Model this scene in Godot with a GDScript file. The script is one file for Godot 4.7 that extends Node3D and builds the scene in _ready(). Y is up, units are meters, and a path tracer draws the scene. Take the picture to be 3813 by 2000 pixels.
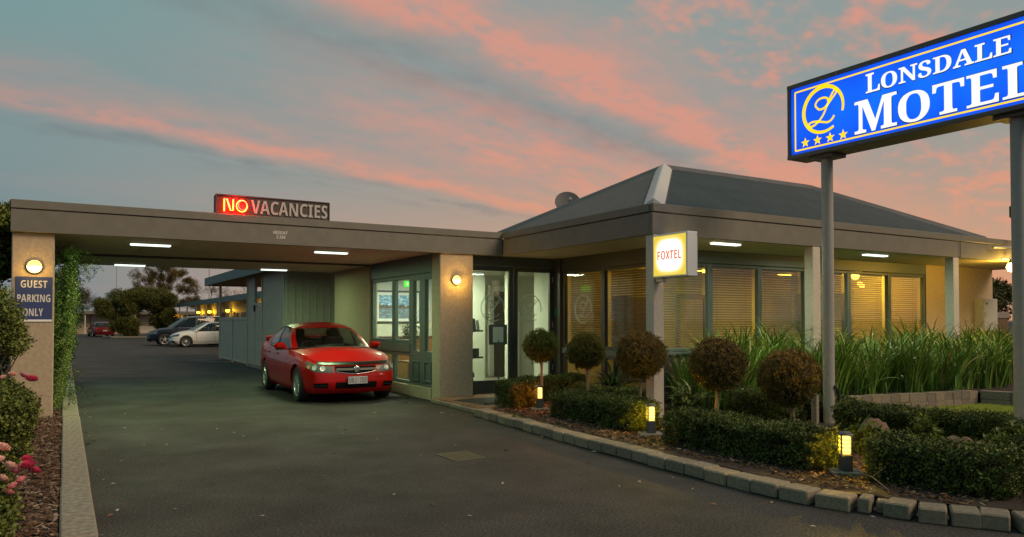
extends Node3D

const TAU2 := TAU
var R := RandomNumberGenerator.new()
var used := {}
var M := {}
var shared := {}

# ---------------------------------------------------------------- mesh building
class MB:
	var v := PackedVector3Array()
	var n := PackedVector3Array()
	var t := PackedVector2Array()
	var c := PackedColorArray()
	var ix := PackedInt32Array()
	var col := Color.WHITE
	var colored := false

	func vert(p: Vector3, nn: Vector3, uv := Vector2.ZERO) -> int:
		v.append(p); n.append(nn); t.append(uv); c.append(col)
		return v.size() - 1

	func tri(a: Vector3, b: Vector3, d: Vector3) -> void:
		var nn := (d - a).cross(b - a).normalized()
		var k := vert(a, nn, Vector2(a.x + a.z, -a.y))
		vert(b, nn, Vector2(b.x + b.z, -b.y)); vert(d, nn, Vector2(d.x + d.z, -d.y))
		ix.append(k); ix.append(k + 1); ix.append(k + 2)

	# a, b, c, d clockwise as seen from the front
	func quad(a: Vector3, b: Vector3, cc: Vector3, d: Vector3) -> void:
		var nn := (cc - a).cross(b - a)
		if nn.length_squared() < 1e-14:
			nn = (d - a).cross(cc - a)
		nn = nn.normalized()
		var k := vert(a, nn, Vector2(0, 0))
		vert(b, nn, Vector2(1, 0)); vert(cc, nn, Vector2(1, 1)); vert(d, nn, Vector2(0, 1))
		for i in [0, 1, 2, 0, 2, 3]: ix.append(k + i)

	# box with bevelled edges, s = full size
	func box(ctr: Vector3, s: Vector3, bev := 0.0, basis := Basis.IDENTITY) -> MB:
		var h := s * 0.5
		var b: float = min(bev, 0.45 * min(s.x, min(s.y, s.z)))
		if b <= 0.0:
			for ax in 3:
				for sg in [-1.0, 1.0]:
					var e := Vector3.ZERO; e[ax] = sg
					var u := Vector3.ZERO; u[(ax + 1) % 3] = 1
					var w := Vector3.ZERO; w[(ax + 2) % 3] = sg
					var o := e * h
					var q := [o - u * h - w * h, o - u * h + w * h, o + u * h + w * h, o + u * h - w * h]
					for i in 4: q[i] = ctr + basis * q[i]
					face_out(ctr, q)
			return self
		var i3 := h - Vector3(b, b, b)
		var P := func(sx: float, sy: float, sz: float, ax: int) -> Vector3:
			var p := Vector3(sx * i3.x, sy * i3.y, sz * i3.z)
			p[ax] = h[ax] * [sx, sy, sz][ax]
			return ctr + basis * p
		for ax in 3:
			var u := (ax + 1) % 3
			var w := (ax + 2) % 3
			for sg in [-1.0, 1.0]:
				var q := []
				for k in [[-1, -1], [-1, 1], [1, 1], [1, -1]]:
					var s3 := [0.0, 0.0, 0.0]
					s3[ax] = sg; s3[u] = k[0]; s3[w] = k[1] * sg
					q.append(P.call(s3[0], s3[1], s3[2], ax))
				face_out(ctr, q)
			for su in [-1.0, 1.0]:
				for sw in [-1.0, 1.0]:
					var s0 := [0.0, 0.0, 0.0]
					s0[u] = su; s0[w] = sw
					var s1 := s0.duplicate(); s0[ax] = -1.0; s1[ax] = 1.0
					var a0: Vector3 = P.call(s0[0], s0[1], s0[2], u)
					var b0: Vector3 = P.call(s1[0], s1[1], s1[2], u)
					var b1: Vector3 = P.call(s1[0], s1[1], s1[2], w)
					var a1: Vector3 = P.call(s0[0], s0[1], s0[2], w)
					face_out(ctr, [a0, b0, b1, a1])
		for sx in [-1.0, 1.0]:
			for sy in [-1.0, 1.0]:
				for sz in [-1.0, 1.0]:
					face_out(ctr, [P.call(sx, sy, sz, 0), P.call(sx, sy, sz, 1), P.call(sx, sy, sz, 2)])
		return self

	func face_out(ctr: Vector3, q: Array) -> void:
		var nn: Vector3 = (q[2] - q[0]).cross(q[1] - q[0])
		var m := Vector3.ZERO
		for p in q: m += p
		if nn.dot(m / q.size() - ctr) < 0: q.reverse()
		if q.size() == 3: tri(q[0], q[1], q[2])
		else: quad(q[0], q[1], q[2], q[3])

	# smooth surface through rows of points; flip turns the normals round
	func grid(rows: Array, flip := false, close_u := false) -> MB:
		var nr := rows.size()
		var nc: int = rows[0].size()
		var base := v.size()
		for i in nr:
			for j in nc:
				var j0 := j - 1 if j > 0 else (nc - 2 if close_u else 0)
				var j1 := j + 1 if j < nc - 1 else (1 if close_u else nc - 1)
				var i0: int = max(i - 1, 0)
				var i1: int = min(i + 1, nr - 1)
				var du: Vector3 = rows[i][j1] - rows[i][j0]
				var dv: Vector3 = rows[i1][j] - rows[i0][j]
				var nn := du.cross(dv)
				if nn.length_squared() < 1e-16:
					var ii: int = i1 if i == 0 else i0
					nn = (rows[ii][j1] - rows[ii][j0]).cross(dv)
				if nn.length_squared() < 1e-18:
					nn = Vector3.UP
				nn = nn.normalized()
				vert(rows[i][j], nn if not flip else -nn, Vector2(float(j) / (nc - 1), float(i) / (nr - 1)))
		for i in nr - 1:
			for j in nc - 1:
				var a := base + i * nc + j
				var q := [a, a + nc, a + nc + 1, a, a + nc + 1, a + 1] if not flip else [a, a + 1, a + nc + 1, a, a + nc + 1, a + nc]
				for k in q: ix.append(k)
		return self

	# tube along points with radii
	func tube(pts: Array, rad: Array, sides := 8, cap := true) -> MB:
		var rows := []
		var up := Vector3.UP
		for i in pts.size():
			var d: Vector3 = (pts[min(i + 1, pts.size() - 1)] - pts[max(i - 1, 0)]).normalized()
			if i == 0: up = Vector3.RIGHT if absf(d.y) > 0.8 else Vector3.UP
			var s := d.cross(up).normalized()
			up = s.cross(d).normalized()
			var ring := PackedVector3Array()
			for k in sides + 1:
				var a := TAU * k / sides
				ring.append(pts[i] + (s * cos(a) + up * sin(a)) * rad[min(i, rad.size() - 1)])
			rows.append(ring)
		grid(rows, false, true)
		if cap:
			for e in [0, rows.size() - 1]:
				var m: Vector3 = pts[e]
				for k in sides:
					if e == 0: tri(m, rows[e][k], rows[e][k + 1])
					else: tri(m, rows[e][k + 1], rows[e][k])
		return self

	# profile of (radius, height) turned round an axis at o
	func lathe(prof: Array, o := Vector3.ZERO, sides := 20, basis := Basis.IDENTITY) -> MB:
		var rows := []
		for p in prof:
			var ring := PackedVector3Array()
			for k in sides + 1:
				var a := -TAU * k / sides
				ring.append(o + basis * Vector3(cos(a) * p.x, p.y, sin(a) * p.x))
			rows.append(ring)
		return grid(rows, true, true)

	# flat polygon (2D) pushed out along basis.z
	func prism(poly: PackedVector2Array, depth: float, o := Vector3.ZERO, basis := Basis.IDENTITY) -> MB:
		var f := Geometry2D.triangulate_polygon(poly)
		var cw := Geometry2D.is_polygon_clockwise(poly)
		var at := func(p: Vector2, z: float) -> Vector3: return o + basis * Vector3(p.x, p.y, z)
		for i in range(0, f.size(), 3):
			var a := poly[f[i]]; var b := poly[f[i + 1]]; var d := poly[f[i + 2]]
			if (b - a).cross(d - a) > 0:
				var x := b; b = d; d = x
			tri(at.call(a, depth), at.call(b, depth), at.call(d, depth))
			tri(at.call(a, 0.0), at.call(d, 0.0), at.call(b, 0.0))
		for i in poly.size():
			var a := poly[i]; var b := poly[(i + 1) % poly.size()]
			if cw: var x := a; a = b; b = x
			quad(at.call(a, depth), at.call(b, depth), at.call(b, 0.0), at.call(a, 0.0))
		return self

	# a stroke of varying width in the plane of basis.x, basis.y, pushed out along basis.z
	func stroke(pts: Array, wid: Array, depth: float, o: Vector3, basis: Basis) -> MB:
		for i in pts.size() - 1:
			var a: Vector2 = pts[i]; var b: Vector2 = pts[i + 1]
			var ta: Vector2 = (pts[min(i + 1, pts.size() - 1)] - pts[max(i - 1, 0)]).normalized().orthogonal() * wid[i] * 0.5
			var tb: Vector2 = (pts[min(i + 2, pts.size() - 1)] - pts[i]).normalized().orthogonal() * wid[i + 1] * 0.5
			var q := [a + ta, b + tb, b - tb, a - ta]
			var g := []
			for p in q: g.append(o + basis * Vector3(p.x, p.y, depth))
			face_out(o - basis.z * 10.0, [g[0], g[1], g[2], g[3]])
		return self

	func add(m: MB, x := Transform3D.IDENTITY) -> MB:
		var b := v.size()
		for i in m.v.size():
			v.append(x * m.v[i]); n.append((x.basis * m.n[i]).normalized()); t.append(m.t[i]); c.append(m.c[i])
		for k in m.ix: ix.append(b + k)
		return self

	func mesh() -> ArrayMesh:
		var a := []
		a.resize(Mesh.ARRAY_MAX)
		a[Mesh.ARRAY_VERTEX] = v; a[Mesh.ARRAY_NORMAL] = n; a[Mesh.ARRAY_TEX_UV] = t; a[Mesh.ARRAY_INDEX] = ix
		if colored: a[Mesh.ARRAY_COLOR] = c
		var m := ArrayMesh.new()
		m.add_surface_from_arrays(Mesh.PRIMITIVE_TRIANGLES, a)
		return m

func mb() -> MB: return MB.new()
func bx(ctr: Vector3, s: Vector3, bev := 0.0) -> MB: return MB.new().box(ctr, s, bev)
func bb(lo: Vector3, hi: Vector3, bev := 0.0) -> MB: return MB.new().box((lo + hi) * 0.5, (hi - lo).abs(), bev)

# ---------------------------------------------------------------- nodes
func numbered(called: String, parent: Node) -> String:
	var key := str(parent.get_instance_id()) + called
	var k: int = used.get(key, 0)
	used[key] = k + 1
	return called if k == 0 else "%s_%03d" % [called, k]

func obj(called: String, m, mat: Material, parent: Node = self) -> MeshInstance3D:
	var o := MeshInstance3D.new()
	o.mesh = m.mesh() if m is MB else m
	o.material_override = mat
	o.name = numbered(called, parent)
	parent.add_child(o, true)
	return o

func tag(o: Node, label: String, category: String, group := "", kind := "") -> Node:
	if label: o.set_meta("label", label)
	if category: o.set_meta("category", category)
	if group: o.set_meta("group", group)
	if kind: o.set_meta("kind", kind)
	return o

func thing(called: String, label: String, category: String, at := Vector3.ZERO, turn := 0.0, group := "") -> Node3D:
	var o := Node3D.new()
	o.name = numbered(called, self)
	add_child(o, true)
	o.position = at; o.rotation.y = turn
	tag(o, label, category, group)
	return o

func struct(called: String, m, mat: Material, label := "", category := "", parent: Node = self) -> MeshInstance3D:
	var o := obj(called, m, mat, parent)
	if parent == self: tag(o, label, category, "", "structure")
	return o

func dup(o: Node3D, called: String, label: String, at: Vector3, turn := 0.0) -> Node3D:
	var r: Node3D = o.duplicate()
	r.name = numbered(called, self)
	add_child(r, true)
	r.position = at; r.rotation.y = turn
	r.set_meta("label", label)
	return r

func copies(called: String, m: Mesh, mat: Material, where: Array, tints: PackedColorArray, parent: Node) -> MultiMeshInstance3D:
	var mm := MultiMesh.new()
	mm.transform_format = MultiMesh.TRANSFORM_3D
	mm.use_colors = true
	mm.mesh = m
	mm.instance_count = where.size()
	for i in where.size():
		mm.set_instance_transform(i, where[i])
		mm.set_instance_color(i, tints[i])
	var o := MultiMeshInstance3D.new()
	o.multimesh = mm
	o.material_override = mat
	o.name = numbered(called, parent)
	parent.add_child(o, true)
	o.set_meta("kind", "stuff")
	return o

func text(called: String, s: String, font: Font, size: float, depth: float, mat: Material, parent: Node, at: Vector3, basis := Basis.IDENTITY, stretch := Vector2.ONE) -> MeshInstance3D:
	var m := TextMesh.new()
	m.text = s; m.font = font; m.font_size = 64; m.pixel_size = size / 64.0; m.depth = depth; m.curve_step = 2.0
	var o := obj(called, m, mat, parent)
	o.transform = Transform3D(basis * Basis.from_scale(Vector3(stretch.x, stretch.y, 1)), at)
	return o

# lettering made to fill the span x0..x1, y0..y1 measured in the plane of the basis
func text_fit(called: String, s: String, font: Font, x0: float, x1: float, y0: float, y1: float, depth: float, mat: Material, parent: Node, at: Vector3, basis := Basis.IDENTITY) -> MeshInstance3D:
	var m := TextMesh.new()
	m.text = s; m.font = font; m.font_size = 64; m.pixel_size = 0.01; m.depth = 1.0; m.curve_step = 2.0
	var bb_ := m.get_aabb()
	var k := Vector2((x1 - x0) / bb_.size.x, (y1 - y0) / bb_.size.y)
	var o := obj(called, m, mat, parent)
	var c := bb_.get_center()
	o.transform = Transform3D(basis * Basis.from_scale(Vector3(k.x, k.y, depth)), at + basis * Vector3((x0 + x1) * 0.5 - c.x * k.x, (y0 + y1) * 0.5 - c.y * k.y, 0))
	return o

# ---------------------------------------------------------------- materials
func L(r: float, g: float, b: float) -> Color: return Color(r, g, b).linear_to_srgb()

func noise_tex(freq: float, lo: Color, hi: Color, seed := 1, oct := 5, size := 512, mid = null, kind := FastNoiseLite.TYPE_SIMPLEX_SMOOTH) -> NoiseTexture2D:
	var f := FastNoiseLite.new()
	f.noise_type = kind
	f.frequency = freq; f.seed = seed; f.fractal_octaves = oct; f.fractal_gain = 0.6
	var t := NoiseTexture2D.new()
	t.width = size; t.height = size; t.seamless = true; t.noise = f
	var g := Gradient.new()
	g.set_color(0, lo); g.set_color(1, hi)
	if mid != null: g.add_point(0.5, mid)
	t.color_ramp = g
	return t

func mat(key: String, c: Color, rough := 0.8, metal := 0.0) -> StandardMaterial3D:
	if M.has(key): return M[key]
	var m := StandardMaterial3D.new()
	m.resource_name = key
	m.albedo_color = c; m.roughness = rough; m.metallic = metal
	M[key] = m
	return m

# colour mottled by noise laid in world space; span is metres per repeat
func mottled(key: String, c: Color, rough: float, amount: float, span: float, freq := 0.02, seed := 1, bump := 0.0, oct := 5) -> StandardMaterial3D:
	if M.has(key): return M[key]
	var m := mat(key, c, rough)
	var d := 1.0 - amount
	m.albedo_texture = noise_tex(freq, Color(d, d, d * 0.99), Color(1, 1, 1), seed, oct)
	m.uv1_triplanar = true; m.uv1_world_triplanar = true
	m.uv1_scale = Vector3.ONE / span
	if bump > 0.0:
		m.heightmap_enabled = true
		m.heightmap_texture = noise_tex(freq * 4.0, Color.BLACK, Color.WHITE, seed + 7, 4)
		m.heightmap_scale = bump
	return m

func glow(key: String, c: Color, energy: float, base := Color(0.8, 0.8, 0.8)) -> StandardMaterial3D:
	if M.has(key): return M[key]
	var m := mat(key, base, 0.5)
	m.emission_enabled = true; m.emission = c; m.emission_energy_multiplier = energy
	return m

func glass(key: String, a: float, c := Color(0.6, 0.66, 0.64), rough := 0.02) -> StandardMaterial3D:
	if M.has(key): return M[key]
	var m := mat(key, Color(c.r, c.g, c.b, a), rough)
	m.transparency = BaseMaterial3D.TRANSPARENCY_ALPHA
	m.metallic_specular = 0.5
	return m

func leafy(key: String, rough := 0.6, back := 0.35) -> StandardMaterial3D:
	if M.has(key): return M[key]
	var m := mat(key, Color.WHITE, rough)
	m.vertex_color_use_as_albedo = true
	m.cull_mode = BaseMaterial3D.CULL_DISABLED
	m.backlight_enabled = true; m.backlight = Color(back, back, back)
	m.metallic_specular = 0.3
	return m

func font(named: String, weight := 400) -> SystemFont:
	var f := SystemFont.new()
	f.font_names = PackedStringArray([named])
	f.font_weight = weight
	return f

func lamp(parent: Node, at: Vector3, c: Color, e: float, size := 0.05) -> OmniLight3D:
	var l := OmniLight3D.new()
	l.name = numbered("lamp_light", parent)
	l.light_color = c; l.light_energy = e; l.light_size = size
	l.omni_range = 40.0; l.omni_attenuation = 2.0; l.shadow_enabled = true
	parent.add_child(l, true)
	l.position = at
	return l

func area(parent: Node, at: Vector3, size: Vector2, c: Color, e: float, basis := Basis(Vector3.RIGHT, -PI / 2)) -> AreaLight3D:
	var l := AreaLight3D.new()
	l.name = numbered("area_light", parent)
	l.area_size = size; l.light_color = c; l.light_energy = e; l.shadow_enabled = true
	l.area_range = 40.0; l.area_attenuation = 2.0
	l.area_normalize_energy = true
	parent.add_child(l, true)
	l.transform = Transform3D(basis, at)
	return l

func rf(a: float, b: float) -> float: return R.randf_range(a, b)
func rv() -> Vector3:
	var z := rf(-1, 1)
	var a := rf(0, TAU)
	var s := sqrt(1.0 - z * z)
	return Vector3(cos(a) * s, z, sin(a) * s)

# a small bunch of leaves; every plant is made of turned copies of one of these
func sprig(count: int, leaf: float, wide: float, spread: float, seed: int) -> ArrayMesh:
	R.seed = seed
	var m := mb()
	m.colored = true
	for i in count:
		var p := rv() * spread * pow(R.randf(), 0.5)
		var d := (rv() + Vector3(0, 0.35, 0)).normalized()
		var s := d.cross(rv()).normalized() * leaf * wide * 0.5
		var l := leaf * rf(0.7, 1.25)
		var g := rf(0.75, 1.15)
		m.col = Color(g, g, g * rf(0.8, 1.0))
		var k := d.cross(s).normalized() * leaf * 0.12
		m.quad(p, p + d * l * 0.45 + s + k, p + d * l, p + d * l * 0.45 - s + k)
	return m.mesh()

func turned(p: Vector3, s: float) -> Transform3D:
	return Transform3D(Basis(rv(), rf(0, TAU)).scaled(Vector3(s, s, s)), p)

func tinted(a: Color, b: Color) -> Color:
	var t := R.randf()
	var k := rf(0.7, 1.25)
	return Color(lerpf(a.r, b.r, t) * k, lerpf(a.g, b.g, t) * k, lerpf(a.b, b.b, t) * k)

# ---------------------------------------------------------------- the scene
func _ready() -> void:
	R.seed = 7
	# camera
	var cam := Camera3D.new()
	cam.name = "Camera"
	add_child(cam)
	cam.projection = Camera3D.PROJECTION_FRUSTUM
	cam.near = 0.1; cam.far = 900.0
	cam.size = 2.0 * 0.1 * (1351.0 / 2.0) / 1889.0
	cam.frustum_offset = Vector2(0, 0.1 * 90.93 / 1889.0)
	cam.position = Vector3(0, 1.55, 0)
	cam.rotation = Vector3(deg_to_rad(1.2), deg_to_rad(-30.8), 0)
	cam.current = true
	# sky
	var env := Environment.new()
	env.background_mode = Environment.BG_SKY
	var sm := PanoramaSkyMaterial.new()
	sm.panorama = sky_picture(3072, 1536)
	var sk := Sky.new()
	sk.sky_material = sm
	env.sky = sk
	env.background_energy_multiplier = 0.66
	env.tonemap_mode = Environment.TONE_MAPPER_LINEAR
	env.tonemap_exposure = 1.6
	env.sdfgi_enabled = true; env.ssao_enabled = true; env.ssil_enabled = true
	var we := WorldEnvironment.new()
	we.name = "WorldEnvironment"
	we.environment = env
	add_child(we)
	# the last light of the day: soft, low in the sky to the right behind the camera
	var sun := DirectionalLight3D.new()
	sun.name = "sun"
	sun.light_energy = 0.5
	sun.light_color = Color(1.0, 0.86, 0.72)
	sun.light_angular_distance = 30.0
	sun.shadow_enabled = true
	add_child(sun)
	sun.look_at_from_position(Vector3(25, 38, 40), Vector3.ZERO)
	# everything else
	materials()
	ground()
	motel()
	canopy()
	reception()
	lounge()
	shed()
	wall_lamps()
	signs()
	garden()
	left_bed()
	cars()
	far_things()

# A flat deck of thin cloud seen in perspective: streaks run towards the right, lit from below by the sunken sun.
var cloud := FastNoiseLite.new()
var wisp := FastNoiseLite.new()

func sky_color(az: float, el: float) -> Color:
	var sy := sin(el)
	var d := Vector3(sin(az) * cos(el), sy, -cos(az) * cos(el))
	var q := Vector2(d.x, d.z) / (maxf(sy, 0.0) + 0.10)
	var a := q.dot(Vector2(0.973, -0.232))
	var b := q.dot(Vector2(0.232, 0.973))
	var wob := wisp.get_noise_2d(a * 0.5, b * 0.5) * 0.10 + cloud.get_noise_2d(a * 1.6, b * 1.6 + 5.0) * 0.09
	var bw := b + wob
	var fine := wisp.get_noise_2d(a * 1.3 + 9.0, b * 4.5)
	var puff := cloud.get_noise_2d(a * 2.2, b * 3.6 + 20.0)
	var puff2 := wisp.get_noise_2d(a * 4.5 + 4.0, b * 7.0 + 2.0)
	var puff3 := cloud.get_noise_2d(a * 11.0 + 7.0, b * 17.0)
	# nearness to where the sun went down, to the right
	var east := 0.5 + 0.5 * (d.x * 0.94 + d.z * -0.34)
	var e2 := smoothstep(0.42, 0.98, east)
	var c := Color(0.135, 0.195, 0.225).lerp(Color(0.175, 0.265, 0.280), smoothstep(0.02, 0.22, sy)).lerp(Color(0.115, 0.355, 0.355), smoothstep(0.22, 0.46, sy) * (1.0 - 0.85 * e2))
	c = c.lerp(Color(0.285, 0.325, 0.31), e2 * 0.75)
	var hz := (1.0 - smoothstep(0.02, 0.28, sy)) * smoothstep(0.60, 0.97, east)
	var amber := Color(0.80, 0.355, 0.155)
	c = c.lerp(amber, hz * 0.66)
	# two long streaks, thin veil between them and broken cloud beyond the second
	var s1 := exp(-pow((bw + 2.80) / 0.10, 2.0)) + 0.5 * exp(-pow((bw + 2.60) / 0.17, 2.0))
	var s2 := exp(-pow((bw + 1.58) / 0.13, 2.0)) + 0.45 * exp(-pow((bw + 1.38) / 0.20, 2.0))
	var veil := smoothstep(-2.75, -2.3, b) * (1.0 - smoothstep(-1.9, -1.7, b)) * smoothstep(0.5, 2.2, a) * 0.75
	var broken := smoothstep(-1.5, -1.0, b) * (0.04 + 0.96 * smoothstep(-0.30, 0.62, puff * 0.7 + puff2 * 0.65 + puff3 * 0.35 + fine * 0.25))
	var other := (1.0 - smoothstep(-3.6, -3.2, b)) * smoothstep(0.05, 0.5, cloud.get_noise_2d(a * 0.3, b * 0.9)) * 0.08
	var cl := maxf(maxf(s1 * 0.85, s2), maxf(maxf(veil, broken * 0.80), other))
	cl = clampf(cl * (0.86 + 0.50 * fine + 0.35 * puff + 0.45 * puff2 + 0.40 * puff3 * smoothstep(0.3, 1.0, cl)), 0.0, 1.0)
	cl *= lerpf(0.62, 0.84, e2)
	var tint := Color(0.47, 0.265, 0.235).lerp(Color(0.69, 0.295, 0.215), smoothstep(0.08, 0.65, e2)).lerp(amber, hz * 0.55)
	c = c.lerp(tint, cl)
	# grey undersides of the streaks
	var sh := 0.75 * exp(-pow((bw + 3.02) / 0.12, 2.0)) * smoothstep(0.2, 0.8, 0.5 + fine) + 0.55 * exp(-pow((bw + 1.83) / 0.13, 2.0))
	c = c.lerp(Color(0.175, 0.20, 0.21), clampf(sh * (1.0 + puff2), 0.0, 1.0) * 0.6)
	return c

func sky_picture(w: int, h: int) -> ImageTexture:
	cloud.noise_type = FastNoiseLite.TYPE_SIMPLEX_SMOOTH
	cloud.seed = 11; cloud.frequency = 1.0; cloud.fractal_octaves = 4; cloud.fractal_gain = 0.55
	wisp.noise_type = FastNoiseLite.TYPE_SIMPLEX_SMOOTH
	wisp.seed = 23; wisp.frequency = 1.0; wisp.fractal_octaves = 4; wisp.fractal_gain = 0.62
	# the whole sky at a quarter of the fineness, then once more at full fineness where most of it is looked at
	var q := 4
	var im := Image.create(w / q, h / q, false, Image.FORMAT_RGBF)
	var g := Color(0.05, 0.047, 0.043)
	for y in h / q:
		for x in w / q:
			im.set_pixel(x, y, g if y > h / q / 2 else sky_color((x + 0.5) * q / w * TAU, (0.5 - (y + 0.5) * q / h) * PI))
	im.resize(w, h, Image.INTERPOLATE_CUBIC)
	for y in range(int(h * 0.31), h / 2 + 2):
		for x in range(-int(w * 0.02), int(w * 0.20)):
			im.set_pixel((x + w) % w, y, sky_color((x + 0.5) / w * TAU, (0.5 - (y + 0.5) / h) * PI))
	return ImageTexture.create_from_image(im)

func materials() -> void:
	mottled("render_cream", L(0.43, 0.345, 0.245), 0.85, 0.14, 1.3, 0.03, 3, 0.25)
	mottled("fascia_taupe", L(0.155, 0.145, 0.118), 0.55, 0.10, 2.0, 0.012, 4)
	mottled("soffit", L(0.52, 0.46, 0.34), 0.8, 0.10, 2.5, 0.01, 5)
	mottled("frame_green", L(0.095, 0.125, 0.122), 0.45, 0.08, 0.8, 0.02, 6)
	mottled("frame_dark", L(0.055, 0.055, 0.05), 0.45, 0.08, 0.8, 0.02, 6)
	mottled("post_cream", L(0.55, 0.50, 0.42), 0.6, 0.10, 0.9, 0.02, 8)
	mottled("sheet_grey", L(0.50, 0.435, 0.365), 0.5, 0.12, 2.2, 0.012, 9)
	mottled("shed_panel", L(0.50, 0.49, 0.42), 0.6, 0.10, 1.8, 0.015, 10)
	var rm := mottled("roof_iron", L(0.108, 0.109, 0.114), 0.46, 0.22, 3.0, 0.014, 12)
	rm.metallic = 0.25
	mottled("capping", L(0.52, 0.52, 0.51), 0.4, 0.10, 1.0, 0.02, 13)
	mottled("concrete", L(0.34, 0.30, 0.235), 0.9, 0.38, 1.1, 0.03, 14, 0.12)
	mottled("block", L(0.30, 0.255, 0.19), 0.9, 0.30, 0.7, 0.03, 15, 0.5)
	mottled("block_dark", L(0.235, 0.20, 0.15), 0.9, 0.30, 0.7, 0.03, 16, 0.5)
	mottled("block_warm", L(0.34, 0.275, 0.19), 0.9, 0.30, 0.7, 0.03, 17, 0.5)
	mottled("paver", L(0.30, 0.15, 0.09), 0.85, 0.30, 0.6, 0.03, 18, 0.3)
	mottled("paver_pale", L(0.34, 0.20, 0.13), 0.85, 0.30, 0.6, 0.03, 19, 0.3)
	mottled("mulch", L(0.085, 0.052, 0.036), 0.95, 0.6, 0.5, 0.05, 20, 1.2)
	mottled("soil", L(0.075, 0.05, 0.035), 0.95, 0.5, 0.6, 0.05, 21, 1.2)
	mottled("lawn_base", L(0.16, 0.19, 0.04), 0.95, 0.4, 0.8, 0.05, 22, 0.5)
	mottled("rock", L(0.24, 0.145, 0.10), 0.9, 0.45, 0.5, 0.03, 23, 0.6)
	mottled("bark", L(0.14, 0.105, 0.08), 0.95, 0.4, 0.25, 0.04, 24, 0.6)
	mottled("bark_pale", L(0.33, 0.25, 0.18), 0.95, 0.35, 0.2, 0.04, 25, 0.4)
	mottled("timber", L(0.25, 0.145, 0.035), 0.45, 0.35, 0.7, 0.02, 26)
	mottled("fence_timber", L(0.20, 0.105, 0.06), 0.8, 0.4, 0.6, 0.02, 27)
	mottled("pole_grey", L(0.30, 0.295, 0.29), 0.5, 0.10, 0.7, 0.02, 28)
	mottled("sign_frame", L(0.10, 0.095, 0.09), 0.5, 0.12, 0.8, 0.02, 29)
	mottled("inner_wall", L(0.62, 0.62, 0.55), 0.85, 0.05, 2.0, 0.01, 30)
	mottled("lounge_wall", L(0.50, 0.44, 0.20), 0.85, 0.08, 2.0, 0.01, 31)
	mottled("carpet", L(0.10, 0.09, 0.08), 0.95, 0.3, 0.6, 0.04, 32)
	mat("white", L(0.75, 0.74, 0.72), 0.5)
	mat("black", L(0.012, 0.012, 0.012), 0.5)
	mat("rubber", L(0.022, 0.022, 0.022), 0.85)
	mat("charcoal", L(0.035, 0.036, 0.04), 0.5)
	mat("chrome", L(0.75, 0.76, 0.77), 0.18, 1.0)
	mat("steel", L(0.45, 0.45, 0.44), 0.4, 0.7)
	glass("window_glass", 0.06)
	# asphalt: coarse patches times fine aggregate
	var a := mat("asphalt", L(0.170, 0.152, 0.138), 0.88)
	a.albedo_texture = noise_tex(0.007, Color(0.66, 0.655, 0.65), Color(1, 1, 1), 41, 6, 1024)
	a.uv1_triplanar = true; a.uv1_world_triplanar = true; a.uv1_scale = Vector3.ONE / 9.0
	a.heightmap_enabled = true
	a.heightmap_texture = noise_tex(0.45, Color.BLACK, Color.WHITE, 43, 2, 1024)
	a.heightmap_scale = 0.3
	a.roughness_texture = noise_tex(0.01, Color(0.72, 0.72, 0.72), Color(1, 1, 1), 44, 5, 512)
	a.roughness = 0.95
	a.detail_enabled = true
	a.detail_blend_mode = BaseMaterial3D.BLEND_MODE_MUL
	a.detail_uv_layer = BaseMaterial3D.DETAIL_UV_2
	a.detail_albedo = noise_tex(0.13, Color(0.10, 0.10, 0.10), Color(1, 1, 1), 47, 4, 1024)
	a.uv2_triplanar = true; a.uv2_world_triplanar = true; a.uv2_scale = Vector3.ONE / 3.7
	a.metallic_specular = 0.45

# ---------------------------------------------------------------- ground
func sheet(pts: Array, y: float) -> MB:
	var m := mb()
	var poly := PackedVector2Array()
	for p in pts: poly.append(Vector2(p[0], -p[1]))
	var f := Geometry2D.triangulate_polygon(poly)
	for i in range(0, f.size(), 3):
		var q := []
		for k in 3: q.append(Vector3(poly[f[i + k]].x, y, -poly[f[i + k]].y))
		m.face_out(Vector3(q[0].x, y - 5, q[0].z), q)
	return m

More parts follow.
